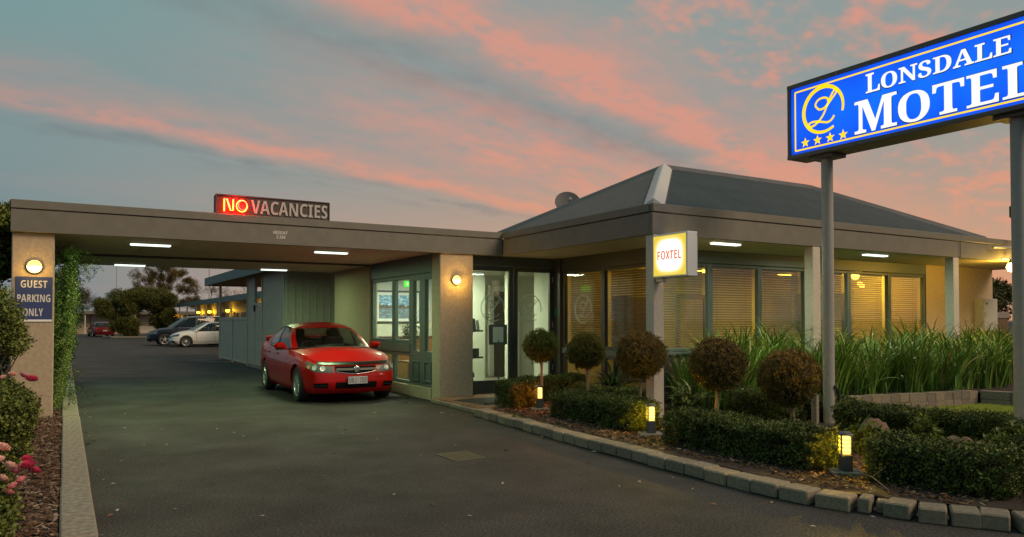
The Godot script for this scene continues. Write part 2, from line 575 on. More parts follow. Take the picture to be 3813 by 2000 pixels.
func ground() -> void:
	struct("asphalt_ground", sheet([[-260, 60], [260, 60], [260, -420], [-260, -420]], 0.0), M.asphalt, "dark grey asphalt driveway and car park", "driveway")
	# the parking bay lines far up the drive
	var paint := mottled("road_paint", L(0.42, 0.41, 0.38), 0.8, 0.5, 0.5, 0.05, 51)
	struct("bay_line", bb(Vector3(4.35, 0.001, -31.9), Vector3(5.3, 0.006, -31.75)).box(Vector3(4.75, 0.0035, -30.5), Vector3(0.10, 0.005, 2.6), 0.0, Basis(Vector3.UP, 0.45)), paint, "worn white bay line painted beside the corrugated gate", "marking")
	# square drain grate in the drive
	var g := thing("drain_grate", "square iron drain grate set in the asphalt", "drain grate", Vector3(3.9, 0, -7.68), 0.0)
	obj("frame", mb().box(Vector3(0, 0.004, -0.235), Vector3(0.40, 0.008, 0.02)).box(Vector3(0, 0.004, 0.235), Vector3(0.40, 0.008, 0.02)).box(Vector3(-0.19, 0.004, 0), Vector3(0.02, 0.008, 0.45)).box(Vector3(0.19, 0.004, 0), Vector3(0.02, 0.008, 0.45)), mat("iron", L(0.10, 0.09, 0.06), 0.6, 0.3), g)
	obj("pit_shade", bb(Vector3(-0.18, 0.0004, -0.225), Vector3(0.18, 0.0014, 0.225)), M.black, g)  # flat black sheet on the asphalt, painting the shade between the bars
	var bar := bx(Vector3.ZERO, Vector3(0.017, 0.006, 0.45), 0.002).mesh()
	for i in 8:
		obj("bar", bar, mat("iron_bar", L(0.15, 0.135, 0.075), 0.6, 0.2), g).position = Vector3(-0.158 + i * 0.045, 0.0045, 0)
	# fallen leaves scattered over the drive
	R.seed = 5
	var where := []
	var tints := PackedColorArray()
	for i in 260:
		var z := rf(-26, -3)
		var x := rf(0.3, 5.4)
		if R.randf() < 0.45: x = 5.48 - absf(R.randfn(0.0, 0.12)) if R.randf() < 0.6 else 0.25 + absf(R.randfn(0.0, 0.12))
		if R.randf() < 0.1 and z < -13: x = rf(5.2, 6.0)
		where.append(Transform3D(Basis(Vector3.UP, rf(0, TAU)).scaled(Vector3.ONE * rf(0.5, 1.3)) * Basis(Vector3.RIGHT, rf(-0.3, 0.3)), Vector3(x, 0.008, z)))
		var t: Color = [Color(0.28, 0.22, 0.15), Color(0.20, 0.10, 0.05), Color(0.36, 0.34, 0.28), Color(0.15, 0.08, 0.04)][R.randi() % 4]
		tints.append(t)
	var lm := mb(); lm.colored = true
	lm.quad(Vector3(-0.03, 0, 0), Vector3(0, 0.006, -0.012), Vector3(0.032, 0.004, 0), Vector3(0, 0.008, 0.012))
	tag(copies("fallen_leaves", lm.mesh(), leafy("dead_leaf", 0.9, 0.0), where, tints, self), "dry leaves scattered over the asphalt drive", "leaves", "", "stuff")

# ---------------------------------------------------------------- buildings
const ZF := -8.5      # front fascia of the eaves
const XF := 7.5       # left fascia of the eaves
const ZC := -12.95    # front fascia of the drive-through canopy
const SOF := 2.855
const TOP := 3.30
const ZW := -10.2     # front wall of the lounge
const XW := 9.0       # left wall of the lounge
const XR := 6.15      # left wall of the reception
const ZD := -13.3     # entrance doors

func fascia(parent: Node, a: Vector3, b: Vector3, out: Vector3) -> void:
	var t := 0.06
	var lo := Vector3(min(a.x, b.x), 0, min(a.z, b.z))
	var hi := Vector3(max(a.x, b.x), 0, max(a.z, b.z))
	var mk := func(y0: float, y1: float, proud: float) -> MB:
		var p := lo; var q := hi
		if out.x != 0: 
			p.x = a.x - t * (1 if out.x > 0 else 0) - (proud if out.x < 0 else 0.0); q.x = a.x + t * (1 if out.x < 0 else 0) + (proud if out.x > 0 else 0.0)
		else:
			p.z = a.z - t * (1 if out.z > 0 else 0) - (proud if out.z < 0 else 0.0); q.z = a.z + t * (1 if out.z < 0 else 0) + (proud if out.z > 0 else 0.0)
		p.y = y0; q.y = y1
		return bb(p, q, 0.006)
	var f := obj("fascia", mk.call(SOF - 0.02, 3.165, 0.0), M.fascia_taupe, parent)
	obj("capping", mk.call(3.175, TOP, 0.018), M.fascia_taupe, f)
	obj("groove", mk.call(3.165, 3.175, -0.012), M.charcoal, f)

func corrugated(a: Vector3, across: Vector3, up: Vector3, width: float, lim: Callable, pitch: float, amp: float) -> MB:
	# ridges run along up; lim(s) gives (from, to) along up at distance s across
	var nn := across.cross(up).normalized()
	var m := mb()
	var k := int(width / pitch * 6.0)
	var lo := PackedVector3Array(); var hi := PackedVector3Array(); var mid := PackedVector3Array()
	for i in k + 1:
		var s := width * i / k
		var l: Vector2 = lim.call(s)
		var w := nn * amp * sin(TAU * s / pitch)
		lo.append(a + across * s + up * l.x + w)
		mid.append(a + across * s + up * (l.x + l.y) * 0.5 + w)
		hi.append(a + across * s + up * l.y + w)
	m.grid([lo, mid, hi], true)
	return m

func window_unit(parent: Node, called: String, o: Vector3, along: Vector3, w: float, y0: float, y1: float, fm: Material, fr := 0.06, dep := 0.09) -> MeshInstance3D:
	# o: base corner on the wall line, along: direction of the width; frame > pane
	var b := Basis(along, Vector3.UP, along.cross(Vector3.UP))
	var h := y1 - y0
	var m := mb()
	for q in [[fr * 0.5, h * 0.5, fr, h], [w - fr * 0.5, h * 0.5, fr, h]]:
		m.box(o + along * q[0] + Vector3.UP * (y0 + q[1]), Vector3(q[2], q[3], dep), 0.008, b)
	for q in [fr * 0.5, h - fr * 0.5]:
		m.box(o + along * w * 0.5 + Vector3.UP * (y0 + q), Vector3(w - 2 * fr, fr, dep - 0.006), 0.008, b)
	var f := obj(called, m, fm, parent)
	obj("pane", mb().box(o + along * w * 0.5 + Vector3.UP * (y0 + h * 0.5), Vector3(w - 2 * fr + 0.01, h - 2 * fr + 0.01, 0.006), 0.0, b), M.window_glass, f)
	return f

func blind(o: Vector3, along: Vector3, w: float, y0: float, y1: float, label: String, tilt := 0.72) -> void:
	var b := thing("venetian_blind", label, "blind", o + along * w * 0.5, atan2(-along.z, along.x), "slatted blinds in the lounge windows")
	var key := "slat%.2f" % w
	if not shared.has(key):
		var rows := []
		for i in 5:
			var x := (i / 4.0 - 0.5)
			var r := PackedVector3Array()
			for j in 2: r.append(Vector3((j - 0.5) * w, -x * x * 0.010, x * 0.048))
			rows.append(r)
		shared[key] = mb().grid(rows).mesh()
	var sm := mottled("slat", L(0.19, 0.125, 0.042), 0.5, 0.05, 1.0, 0.02, 61)
	var n := int((y1 - y0 - 0.06) / 0.047)
	R.seed = int(w * 1000) + int(o.x * 77)
	for i in n:
		var s := obj("slat", shared[key], sm, b)
		s.transform = Transform3D(Basis(Vector3.RIGHT, tilt + rf(-0.03, 0.03)) * Basis(Vector3.BACK, rf(-0.002, 0.002)), Vector3(0, y1 - 0.07 - i * 0.047, 0))
	obj("head_rail", bx(Vector3(0, y1 - 0.02, 0), Vector3(w, 0.04, 0.05), 0.004), sm, b)
	for e in [-0.32, 0.32]:
		obj("ladder_cord", bx(Vector3(e * w, (y0 + y1) * 0.5, 0.027), Vector3(0.006, y1 - y0 - 0.05, 0.002)), sm, b)

func frosted_mark(parent: Node, c: Vector3, r: float, basis: Basis, m: Material, called := "frosted_emblem", depth := 0.003, star := false) -> void:
	# open ring with a looped script letter inside
	var pts := []; var wid := []
	for i in 49:
		var a := deg_to_rad(-58.0 - 318.0 * i / 48.0)
		pts.append(Vector2(cos(a), sin(a)) * r * 0.93)
		wid.append(r * lerpf(0.10, 0.17, sin(PI * i / 48.0)))
	var s := mb().stroke(pts, wid, depth, c, basis)
	var key := [[-0.28, 0.12], [-0.36, 0.26], [-0.22, 0.44], [0.05, 0.47], [0.24, 0.38], [0.22, 0.28]]
	var tail := [[-0.28, 0.12], [-0.16, 0.02], [0.10, 0.06], [0.42, 0.34], [0.66, 0.60], [0.62, 0.70], [0.46, 0.58], [0.22, 0.16], [0.02, -0.22], [-0.22, -0.46], [-0.50, -0.60], [-0.70, -0.56], [-0.64, -0.44], [-0.40, -0.42], [-0.08, -0.50], [0.22, -0.58], [0.42, -0.50], [0.52, -0.36]]
	for line in [key, tail]:
		var cv := Curve2D.new()
		for i in line.size():
			var p := Vector2(line[i][0], line[i][1]) * r
			var d := (Vector2(line[min(i + 1, line.size() - 1)][0], line[min(i + 1, line.size() - 1)][1]) - Vector2(line[max(i - 1, 0)][0], line[max(i - 1, 0)][1])) * r / 6.0
			cv.add_point(p, -d, d)
		var q := []; var qw := []
		var n := 40 if line == tail else 16
		for i in n + 1:
			q.append(cv.sample_baked(cv.get_baked_length() * i / n, true))
			qw.append(r * 0.085)
		s.stroke(q, qw, depth, c, basis)
	obj(called, s, m, parent)

func frost() -> Material:
	if M.has("frost"): return M.frost
	var m := mat("frost", Color(0.80, 0.86, 0.78, 0.42), 0.9)
	m.transparency = BaseMaterial3D.TRANSPARENCY_ALPHA
	return m

func motel() -> void:
	var b := thing("motel_building", "cream motel front building with dark iron hip roof and blind-filled windows", "building")
	var wm: Material = M.render_cream
	# lounge front wall and its windows
	var xs := [9.06, 10.43, 11.78, 13.15, 14.58, 16.03, 17.41]
	obj("base_wall", bb(Vector3(9.0, 0, ZW - 0.12), Vector3(17.41, 0.92, ZW)), M.frame_dark, b)
	for i in 6:
		var w := window_unit(b, "window", Vector3(xs[i], 0, ZW - 0.05), Vector3.RIGHT, xs[i + 1] - xs[i], 0.98, 2.62, M.frame_green)
		blind(Vector3(xs[i] + 0.06, 0, ZW - 0.16), Vector3.RIGHT, xs[i + 1] - xs[i] - 0.12, 0.98, 2.58, ["slatted blind in the front lounge window right behind the lit square sign post", "slatted blind in the second front lounge window from the corner post", "slatted blind in the third front lounge window, left of the middle eave post", "slatted blind in the lounge window between middle eave post and tall sign pole", "slatted blind in front of the dark wall screen, second lounge window from the right", "slatted blind in the rightmost front lounge window beside the cream wall"][i])
	obj("sill", bb(Vector3(9.0, 0.925, ZW - 0.14), Vector3(17.43, 0.975, ZW + 0.05), 0.008), M.frame_green, b)
	obj("window_head", bb(Vector3(8.95, 2.625, ZW - 0.12), Vector3(17.43, SOF, ZW + 0.02), 0.006), M.frame_green, b)
	obj("wall", bb(Vector3(17.43, 0, ZW - 0.2), Vector3(20.38, 2.9, ZW + 0.01)), wm, b)
	obj("corner_mullion", bb(Vector3(8.95, 0, ZW - 0.10), Vector3(9.05, 2.625, ZW + 0.02), 0.006), M.frame_green, b)
	obj("end_wall", bb(Vector3(20.18, 0, -15.0), Vector3(20.38, 2.9, ZW - 0.2)), wm, b)
	# lounge left wall, two windows with lower panes
	var zs := [-10.31, -11.66, -13.02]
	for i in 2:
		window_unit(b, "window", Vector3(XW + 0.05, 0, zs[i]), Vector3(0, 0, -1), zs[i] - zs[i + 1], 0.98, 2.58, M.frame_dark)
		window_unit(b, "lower_window", Vector3(XW + 0.05, 0, zs[i]), Vector3(0, 0, -1), zs[i] - zs[i + 1], 0.15, 0.86, M.frame_dark)
		blind(Vector3(XW + 0.17, 0, zs[i] - 0.06), Vector3(0, 0, -1), zs[i] - zs[i + 1] - 0.12, 0.98, 2.56, ["slatted blind in the side lounge window nearest the lit square sign", "slatted blind in the side lounge window next to the entrance doors"][i])
	obj("middle_rail", bb(Vector3(XW - 0.01, 0.86, -13.05), Vector3(XW + 0.11, 0.98, -10.31), 0.006), M.frame_green, b)
	obj("window_head", bb(Vector3(XW - 0.01, 2.58, -13.05), Vector3(XW + 0.11, SOF, -10.32), 0.006), M.frame_dark, b)
	obj("plinth", bb(Vector3(XW, 0, -13.05), Vector3(XW + 0.1, 0.15, -10.31)), M.frame_dark, b)
	obj("door_post", bb(Vector3(8.95, 0, -13.4), Vector3(9.15, SOF, -13.05), 0.006), M.frame_dark, b)
	frosted_mark(b, Vector3(XW + 0.045, 1.78, -12.35), 0.30, Basis(Vector3(0, 0, 1), Vector3.UP, Vector3(-1, 0, 0)), frost())
	# reception left wall, with panelled door pair and window
	obj("wall", bb(Vector3(XR, 0, -19.5), Vector3(XR + 0.2, 2.9, -16.87)), wm, b)
	obj("plinth", bb(Vector3(XR - 0.02, 0, -16.87), Vector3(XR + 0.2, 0.22, -13.36)), wm, b)
	obj("window_head", bb(Vector3(XR + 0.03, 2.50, -16.87), Vector3(XR + 0.17, 2.9, -13.36), 0.006), M.frame_green, b)
	window_unit(b, "window", Vector3(XR + 0.1, 0, -15.50), Vector3(0, 0, -1), 1.37, 1.06, 2.50, M.frame_green, 0.08)
	window_unit(b, "window", Vector3(XR + 0.1, 0, -14.55), Vector3(0, 0, -1), 0.95, 1.06, 2.50, M.frame_green, 0.08)
	window_unit(b, "lower_window", Vector3(XR + 0.1, 0, -15.50), Vector3(0, 0, -1), 1.37, 0.22, 0.88, M.frame_green, 0.07)
	window_unit(b, "lower_window", Vector3(XR + 0.1, 0, -14.55), Vector3(0, 0, -1), 0.95, 0.22, 0.88, M.frame_green, 0.07)
	obj("middle_rail", bb(Vector3(XR + 0.03, 0.88, -16.87), Vector3(XR + 0.17, 1.06, -14.55), 0.006), M.frame_green, b)
	for i in 2:
		var z0 := -13.36 - 0.595 * i
		var d := window_unit(b, "side_door", Vector3(XR + 0.1, 0, z0), Vector3(0, 0, -1), 0.595, 0.80, 2.50, M.frame_green, 0.13)
		obj("lower_panel", bb(Vector3(XR + 0.06, 0.22, z0 - 0.592), Vector3(XR + 0.14, 0.80, z0 - 0.003), 0.004), M.frame_green, d)
		var p := mb()
		for q in [[0.0, 0.21, 0.32, 0.03], [0.0, -0.17, 0.38, 0.05], [-0.15, 0.02, 0.03, 0.36], [0.15, 0.02, 0.03, 0.36]]:
			p.box(Vector3(XR + 0.05, 0.50 + q[1], z0 - 0.297 + q[0]), Vector3(0.03, q[3], q[2]), 0.006)
		obj("moulding", p, M.frame_green, d)
	# the pillar at the entrance
	obj("pillar", bb(Vector3(XR - 0.005, -0.1, -13.36), Vector3(6.86, SOF - 0.02, -12.99), 0.012), wm, b)
	# entrance doors
	obj("door_header", bb(Vector3(6.86, 2.66, ZD - 0.12), Vector3(8.95, SOF, ZD + 0.03), 0.006), M.frame_green, b)
	obj("threshold", bb(Vector3(6.86, 0, ZD - 0.12), Vector3(8.95, 0.12, ZD + 0.06), 0.006), M.frame_dark, b)
	for i in 2:
		var x0: float = [6.87, 7.95][i]
		var d := window_unit(b, "entrance_door", Vector3(x0, 0, ZD), Vector3.RIGHT, [1.07, 0.99][i], 0.125, 2.655, M.frame_dark, 0.10, 0.07)
		obj("bottom_rail", bb(Vector3(x0 + 0.09, 0.20, ZD - 0.03), Vector3(x0 + [0.98, 0.90][i], 0.34, ZD + 0.03), 0.004), M.frame_dark, d)
		frosted_mark(d, Vector3(x0 + [0.60, 0.42][i], 1.80, ZD + 0.006), 0.29, Basis.IDENTITY, frost())
		obj("handle", bb(Vector3([7.86, 7.98][i], 0.98, ZD + 0.036), Vector3([7.90, 8.02][i], 1.28, ZD + 0.075), 0.01), M.charcoal, d)
		for y in [0.5, 1.4, 2.35]:
			obj("hinge", bb(Vector3([6.88, 8.90][i], y, ZD + 0.036), Vector3([6.90, 8.92][i], y + 0.12, ZD + 0.05), 0.004), M.steel, d)
	# soffit under the eaves
	obj("soffit", bb(Vector3(XF + 0.06, SOF, ZC - 0.4), Vector3(9.2, SOF + 0.03, ZF - 0.06)), M.soffit, b)
	obj("soffit", bb(Vector3(9.2, SOF, ZW - 0.15), Vector3(20.3, SOF + 0.03, ZF - 0.06)), M.soffit, b)
	# fascias
	fascia(b, Vector3(XF, 0, ZF), Vector3(15.8, 0, ZF), Vector3.BACK)
	fascia(b, Vector3(15.803, 0, ZF), Vector3(20.4, 0, ZF), Vector3.BACK)
	fascia(b, Vector3(XF, 0, ZC + 0.02), Vector3(XF, 0, ZF - 0.0605), Vector3.LEFT)
	fascia(b, Vector3(20.4, 0, -15.0), Vector3(20.4, 0, ZF - 0.0605), Vector3.RIGHT)
	obj("joint_cover", bb(Vector3(15.78, SOF - 0.022, ZF), Vector3(15.83, 3.16, ZF + 0.006)), M.fascia_taupe, b)
	# corrugated hip roof
	var A := Vector3(10.0, 4.53, -11.0)
	var B := Vector3(14.3, 4.53, -11.0)
	var y0 := 3.27
	var x0 := XF + 0.08; var x1 := 16.9; var zf := ZF - 0.08; var zb := -13.45
	var upf := Vector3(0, 4.53 - y0, -11.0 - zf)
	obj("roof_sheet", corrugated(Vector3(x0, y0, zf), Vector3.RIGHT, upf, x1 - x0, func(s: float) -> Vector2: return Vector2(0, clampf(min(s / (A.x - x0), (x1 - x0 - s) / (x1 - B.x)), 0.0, 1.0)), 0.076, 0.016), M.roof_iron, b)
	var upl := Vector3(A.x - x0, 4.53 - y0, 0)
	obj("roof_sheet", corrugated(Vector3(x0, y0, zb), Vector3.BACK, upl, zf - zb, func(s: float) -> Vector2: return Vector2(0, clampf(min(s / (A.z - zb), (zf - zb - s) / (zf - A.z)), 0.0, 1.0)), 0.076, 0.016), M.roof_iron, b)
	obj("roof_sheet", back_roof(x0, x1, zf, zb, y0, A, B), M.roof_iron, b)
	# hip and ridge cappings
	hip(b, Vector3(x0 + 0.10, y0 + 0.06, zf - 0.10), A, 0.20)
	hip(b, Vector3(x0, y0 + 0.01, zb), A, 0.13)
	hip(b, Vector3(x1, y0 + 0.01, zf), B, 0.13)
	hip(b, A, B, 0.13, Vector3.BACK)
	# flat roofs behind the fascias
	obj("flat_roof", bb(Vector3(15.9, 3.2, -15.0), Vector3(20.33, 3.235, ZF - 0.07)), M.roof_iron, b)
	obj("flat_roof", bb(Vector3(6.2, 3.2, -20.0), Vector3(17.5, 3.235, -13.45)), M.roof_iron, b)
	# eave posts
	for i in 3:
		var p: Vector3 = [Vector3(7.62, 0, -8.58), Vector3(11.25, 0, -8.58), Vector3(15.62, 0, -8.58)][i]
		obj("post", bb(p + Vector3(-0.10, 0, -0.10), p + Vector3(0.10, SOF - 0.02, 0.075), 0.006), M.post_cream, b)
	# satellite dish
	var d := thing("satellite_dish", "dark round satellite dish behind the left roof slope", "satellite dish", Vector3(9.75, 3.25, -13.9), -0.5)
	var dish := mb().lathe([Vector2(0.001, 0.0), Vector2(0.15, 0.012), Vector2(0.23, 0.03), Vector2(0.29, 0.048), Vector2(0.292, 0.040), Vector2(0.23, 0.018), Vector2(0.15, -0.003), Vector2(0.001, -0.015)], Vector3(0, 0.95, 0), 28, Basis(Vector3.RIGHT, deg_to_rad(62)))
	obj("dish", dish, mat("dish_grey", L(0.07, 0.07, 0.07), 0.6), d)
	obj("mast", mb().tube([Vector3(0, -0.05, -0.05), Vector3(0, 0.95, -0.05)], [0.025]), M.steel, d)
	obj("feed_arm", mb().tube([Vector3(0, 0.65, 0.05), Vector3(0, 0.95, 0.45)], [0.012]).box(Vector3(0, 0.97, 0.46), Vector3(0.06, 0.06, 0.10), 0.01), M.steel, d)

func back_roof(x0: float, x1: float, zf: float, zb: float, y0: float, A: Vector3, B: Vector3) -> MB:
	var m := mb()
	m.face_out(Vector3(12, 0, -11), [Vector3(x0, y0, zb), A, B, Vector3(x1, y0, zb)])
	m.face_out(Vector3(12, 0, -11), [Vector3(x1, y0, zb), B, Vector3(x1, y0, zf)])
	return m

func hip(parent: Node, a: Vector3, b: Vector3, wide: float, side := Vector3.ZERO) -> void:
	var d := (b - a).normalized()
	var s := d.cross(Vector3.UP).normalized()
	var up := s.cross(d).normalized()
	var m := mb()
	var rows := []
	for p in [a, b]:
		var r := PackedVector3Array()
		for q in [[-1.0, -0.10], [-0.5, 0.0], [-0.12, 0.055], [0.0, 0.075], [0.12, 0.055], [0.5, 0.0], [1.0, -0.10]]:
			r.append(p + s * q[0] * wide + up * (q[1] * wide / 0.2 + 0.012))
		rows.append(r)
	if wide > 0.15:
		var sk := PackedVector3Array()
		for p in rows[0]: sk.append(Vector3(p.x, a.y - 0.09, p.z))
		m.grid([sk, rows[0]], false)
	m.grid(rows, false)
	var h := obj("hip_capping", m, M.capping if wide > 0.15 else M.roof_iron, parent)
	if wide > 0.15:
		var n := int(a.distance_to(b) / 0.09)
		var sc := mb().lathe([Vector2(0.011, 0.0), Vector2(0.010, 0.008), Vector2(0.001, 0.012)], Vector3.ZERO, 6).mesh()
		for i in range(1, n):
			for e in [-0.86, 0.86]:
				obj("screw", sc, M.charcoal, h).position = a.lerp(b, float(i) / n) + s * e * wide + up * (-0.07 * wide / 0.2 + 0.014)

# fluorescent fitting on a ceiling: housing > diffuser, with its light
func tube_light(at: Vector3, label: String, len := 0.62, wid := 0.12, e := 3.0, c := Color(0.84, 1.0, 0.72)) -> void:
	var t := thing("ceiling_light", label, "ceiling light", at, 0.0, "fluorescent lights under the roofs")
	obj("housing", bx(Vector3(0, -0.012, 0), Vector3(len + 0.03, 0.024, wid + 0.03), 0.006), M.white, t)
	obj("diffuser", bx(Vector3(0, -0.038, 0), Vector3(len, 0.028, wid), 0.010), glow("tube_glow", Color(0.93, 1.0, 0.93), 1.0), t)
	area(t, Vector3(0, -0.075, 0), Vector2(len, wid), c, e)

func canopy() -> void:
	var c := thing("drive_through_canopy", "flat grey canopy spanning the drive beside the reception", "canopy")
	fascia(c, Vector3(-0.68, 0, ZC), Vector3(XF - 0.0005, 0, ZC), Vector3.BACK)
	fascia(c, Vector3(-0.68, 0, -19.7), Vector3(-0.68, 0, ZC - 0.061), Vector3.LEFT)
	fascia(c, Vector3(-0.619, 0, -19.75), Vector3(XR - 0.01, 0, -19.75), Vector3.FORWARD)
	var xs := [-0.61, 1.15, 2.9, 4.65, 6.15]
	for i in 4:
		obj("ceiling_panel", bb(Vector3(xs[i] + 0.004, SOF, -16.80), Vector3(xs[i + 1] - 0.004, SOF + 0.03, ZC - 0.06), 0.003), M.soffit, c)
		obj("ceiling_panel", bb(Vector3(xs[i] + 0.004, SOF - 0.03, -19.69), Vector3(xs[i + 1] - 0.004, SOF, -16.83), 0.003), M.soffit, c)
	obj("ceiling_panel", bb(Vector3(6.155, SOF, ZD - 0.05), Vector3(XF + 0.055, SOF + 0.03, ZC - 0.06)), M.soffit, c)
	obj("ceiling_beam", bb(Vector3(-0.61, SOF - 0.045, -16.84), Vector3(6.14, SOF + 0.03, -16.79), 0.004), M.frame_dark, c)
	obj("roof_sheet", bb(Vector3(-0.61, 3.14, -19.69), Vector3(6.15, 3.16, ZC - 0.07)), M.roof_iron, c)
	obj("column", bb(Vector3(-0.665, -0.05, -13.45), Vector3(-0.135, SOF - 0.021, -13.03), 0.012), M.render_cream, c)
	tube_light(Vector3(1.24, SOF, -14.0), "lit ceiling light at the front left of the drive canopy")
	tube_light(Vector3(4.30, SOF, -13.85), "lit ceiling light at the front of the canopy above the red car")
	tube_light(Vector3(1.26, SOF - 0.03, -18.95), "lit ceiling light at the back left of the drive canopy")
	tube_light(Vector3(4.42, SOF - 0.03, -18.85), "lit ceiling light at the back of the canopy in front of the shed")
	tube_light(Vector3(9.45, SOF, -8.9), "lit ceiling light under the eaves right of the square yellow sign", 0.62, 0.12, 2.2, Color(0.90, 1.0, 0.86))
	tube_light(Vector3(13.6, SOF, -8.95), "lit ceiling light under the eaves right of the tall sign pole", 0.68, 0.12, 2.2, Color(0.90, 1.0, 0.86))
	var w := mat("letter_white", L(0.6, 0.58, 0.53), 0.6)
	var bold := font("Droid Sans", 700)
	var hs := thing("height_sign", "small white lettering giving the clearance on the canopy fascia", "lettering", Vector3(3.14, 3.0, ZC + 0.002))
	text_fit("lettering", "HEIGHT", bold, -0.118, 0.118, 0.012, 0.068, 0.004, w, hs, Vector3.ZERO)
	text_fit("lettering", "2.5M", bold, -0.068, 0.078, -0.062, -0.008, 0.004, w, hs, Vector3.ZERO)

# ---------------------------------------------------------------- rooms
func reception() -> void:
	var r := thing("reception_room", "pale green lit reception room behind the glass entrance doors", "room")
	var wm: Material = M.inner_wall
	obj("room_floor", bb(Vector3(6.35, -0.1, -19.3), Vector3(12.0, 0.09, ZD - 0.12)), mottled("tile_floor", L(0.30, 0.26, 0.2), 0.5, 0.15, 1.0, 0.02, 71), r)
	obj("room_ceiling", bb(Vector3(6.2, 2.72, -19.3), Vector3(12.0, 2.78, ZD - 0.125)), wm, r)
	obj("back_wall", bb(Vector3(6.2, 0, -19.5), Vector3(12.0, 2.78, -19.3)), wm, r)
	obj("side_wall", bb(Vector3(11.8, 0, -19.3), Vector3(12.0, 2.72, -14.2)), wm, r)
	obj("lounge_partition", bb(Vector3(9.17, 0, -14.4), Vector3(12.0, 2.72, -14.2)), wm, r)
	obj("lounge_return", bb(Vector3(9.10, 0, -14.2), Vector3(9.165, 2.72, -13.42)), wm, r)
	obj("partition", bb(Vector3(8.02, 0.09, -16.2), Vector3(8.72, 2.72, -15.9)), wm, r)
	obj("wall_pier", bb(Vector3(8.86, 0.09, -15.2), Vector3(9.10, 2.72, -14.95), 0.006), wm, r)
	var dr := obj("inner_door", bb(Vector3(9.55, 0.1, -17.0), Vector3(10.15, 2.3, -16.95)), mottled("door_brown", L(0.12, 0.065, 0.03), 0.5, 0.3, 0.5, 0.02, 72), r)
	obj("door_frame", bb(Vector3(9.40, 0.1, -17.02), Vector3(9.54, 2.45, -16.9), 0.01).box(Vector3(10.23, 1.27, -16.96), Vector3(0.14, 2.35, 0.12), 0.01).box(Vector3(9.85, 2.375, -16.96), Vector3(0.62, 0.14, 0.118), 0.01), M.white, dr)
	obj("wall", bb(Vector3(9.0, 0.09, -17.4), Vector3(11.8, 2.72, -17.05)), wm, r)
	for p in [Vector3(7.5, 2.70, -15.2), Vector3(7.6, 2.70, -17.6)]:
		var t := thing("ceiling_panel_light", ["lit ceiling panel inside the reception near the doors", "lit ceiling panel inside the reception above the desk"][0 if p.z > -16 else 1], "ceiling light", p)
		obj("diffuser", bx(Vector3.ZERO, Vector3(0.9, 0.03, 0.3), 0.006), glow("panel_glow", Color(0.85, 1.0, 0.80), 1.3), t)
		area(t, Vector3(0, -0.03, 0), Vector2(0.9, 0.3), Color(0.93, 1.0, 0.82), 7.0)
	# desk
	var d := thing("reception_desk", "timber reception desk with dark top seen through the side window", "desk", Vector3(7.3, 0.09, -17.2))
	obj("front", bb(Vector3(-0.75, 0, -0.05), Vector3(1.3, 1.03, 0.0)), M.timber, d)
	obj("top", bb(Vector3(-0.8, 1.03, -0.45), Vector3(1.35, 1.075, 0.05), 0.008), mat("desk_top", L(0.09, 0.055, 0.04), 0.35), d)
	obj("side", bb(Vector3(-0.75, 0, -0.5), Vector3(-0.70, 1.03, -0.051)), M.timber, d)
	var lt := thing("low_table", "small timber slatted table low behind the side window", "table", Vector3(6.95, 0.09, -15.9))
	obj("top", bb(Vector3(-0.35, 0.5, -0.3), Vector3(0.35, 0.54, 0.3), 0.006), M.timber, lt)
	for sx in [-0.3, -0.1, 0.1, 0.3]: obj("leg", bb(Vector3(sx - 0.025, 0, 0.22), Vector3(sx + 0.025, 0.5, 0.27)), M.timber, lt)
	# framed landscape
	var p := thing("framed_picture", "framed lake landscape on the white reception wall", "picture", Vector3(7.85, 1.92, -19.29))
	obj("frame", mb().box(Vector3(0, 0.42, 0.02), Vector3(1.36, 0.05, 0.04), 0.006).box(Vector3(0, -0.42, 0.02), Vector3(1.36, 0.05, 0.04), 0.006).box(Vector3(-0.655, 0, 0.02), Vector3(0.05, 0.79, 0.04), 0.006).box(Vector3(0.655, 0, 0.02), Vector3(0.05, 0.79, 0.04), 0.006), M.charcoal, p)
	obj("mount", bb(Vector3(-0.63, -0.395, 0.0), Vector3(0.63, 0.395, 0.012)), M.white, p)
	var im := Image.create(128, 80, false, Image.FORMAT_RGB8)
	var f := FastNoiseLite.new()
	f.frequency = 0.05; f.seed = 3
	for y in 80:
		for x in 128:
			var q := f.get_noise_2d(x, y * 2.0)
			var h := 34.0 + f.get_noise_2d(x * 1.5, 7.0) * 9.0
			var c := Color(0.36, 0.55, 0.75).lerp(Color(0.8, 0.86, 0.9), clampf(q * 1.6 + 0.25, 0, 1))
			if y > h: c = Color(0.22, 0.22, 0.12).lerp(Color(0.5, 0.34, 0.16), clampf(q + 0.5, 0, 1))
			if y > 44: c = Color(0.5, 0.58, 0.66).lerp(Color(0.3, 0.33, 0.36), clampf(q + 0.4, 0, 1))
			im.set_pixel(x, y, c)
	var pm := mat("painting", Color.WHITE, 0.6)
	pm.albedo_texture = ImageTexture.create_from_image(im)
	var cv := mb()
	cv.quad(Vector3(-0.55, 0.32, 0.016), Vector3(0.55, 0.32, 0.016), Vector3(0.55, -0.32, 0.016), Vector3(-0.55, -0.32, 0.016))
	obj("canvas", cv, pm, p)
	# vase with twisted twigs
	var v := thing("twig_vase", "glass vase of tall twisted twigs behind the side window", "vase", Vector3(6.75, 1.12 - 0.55, -15.75))
	obj("vase", mb().lathe([Vector2(0.001, 0), Vector2(0.06, 0.0), Vector2(0.05, 0.1), Vector2(0.07, 0.3), Vector2(0.08, 0.36)], Vector3(0, 0.06, 0), 14), mat("vase_white", L(0.5, 0.5, 0.45), 0.3), v)
	R.seed = 77
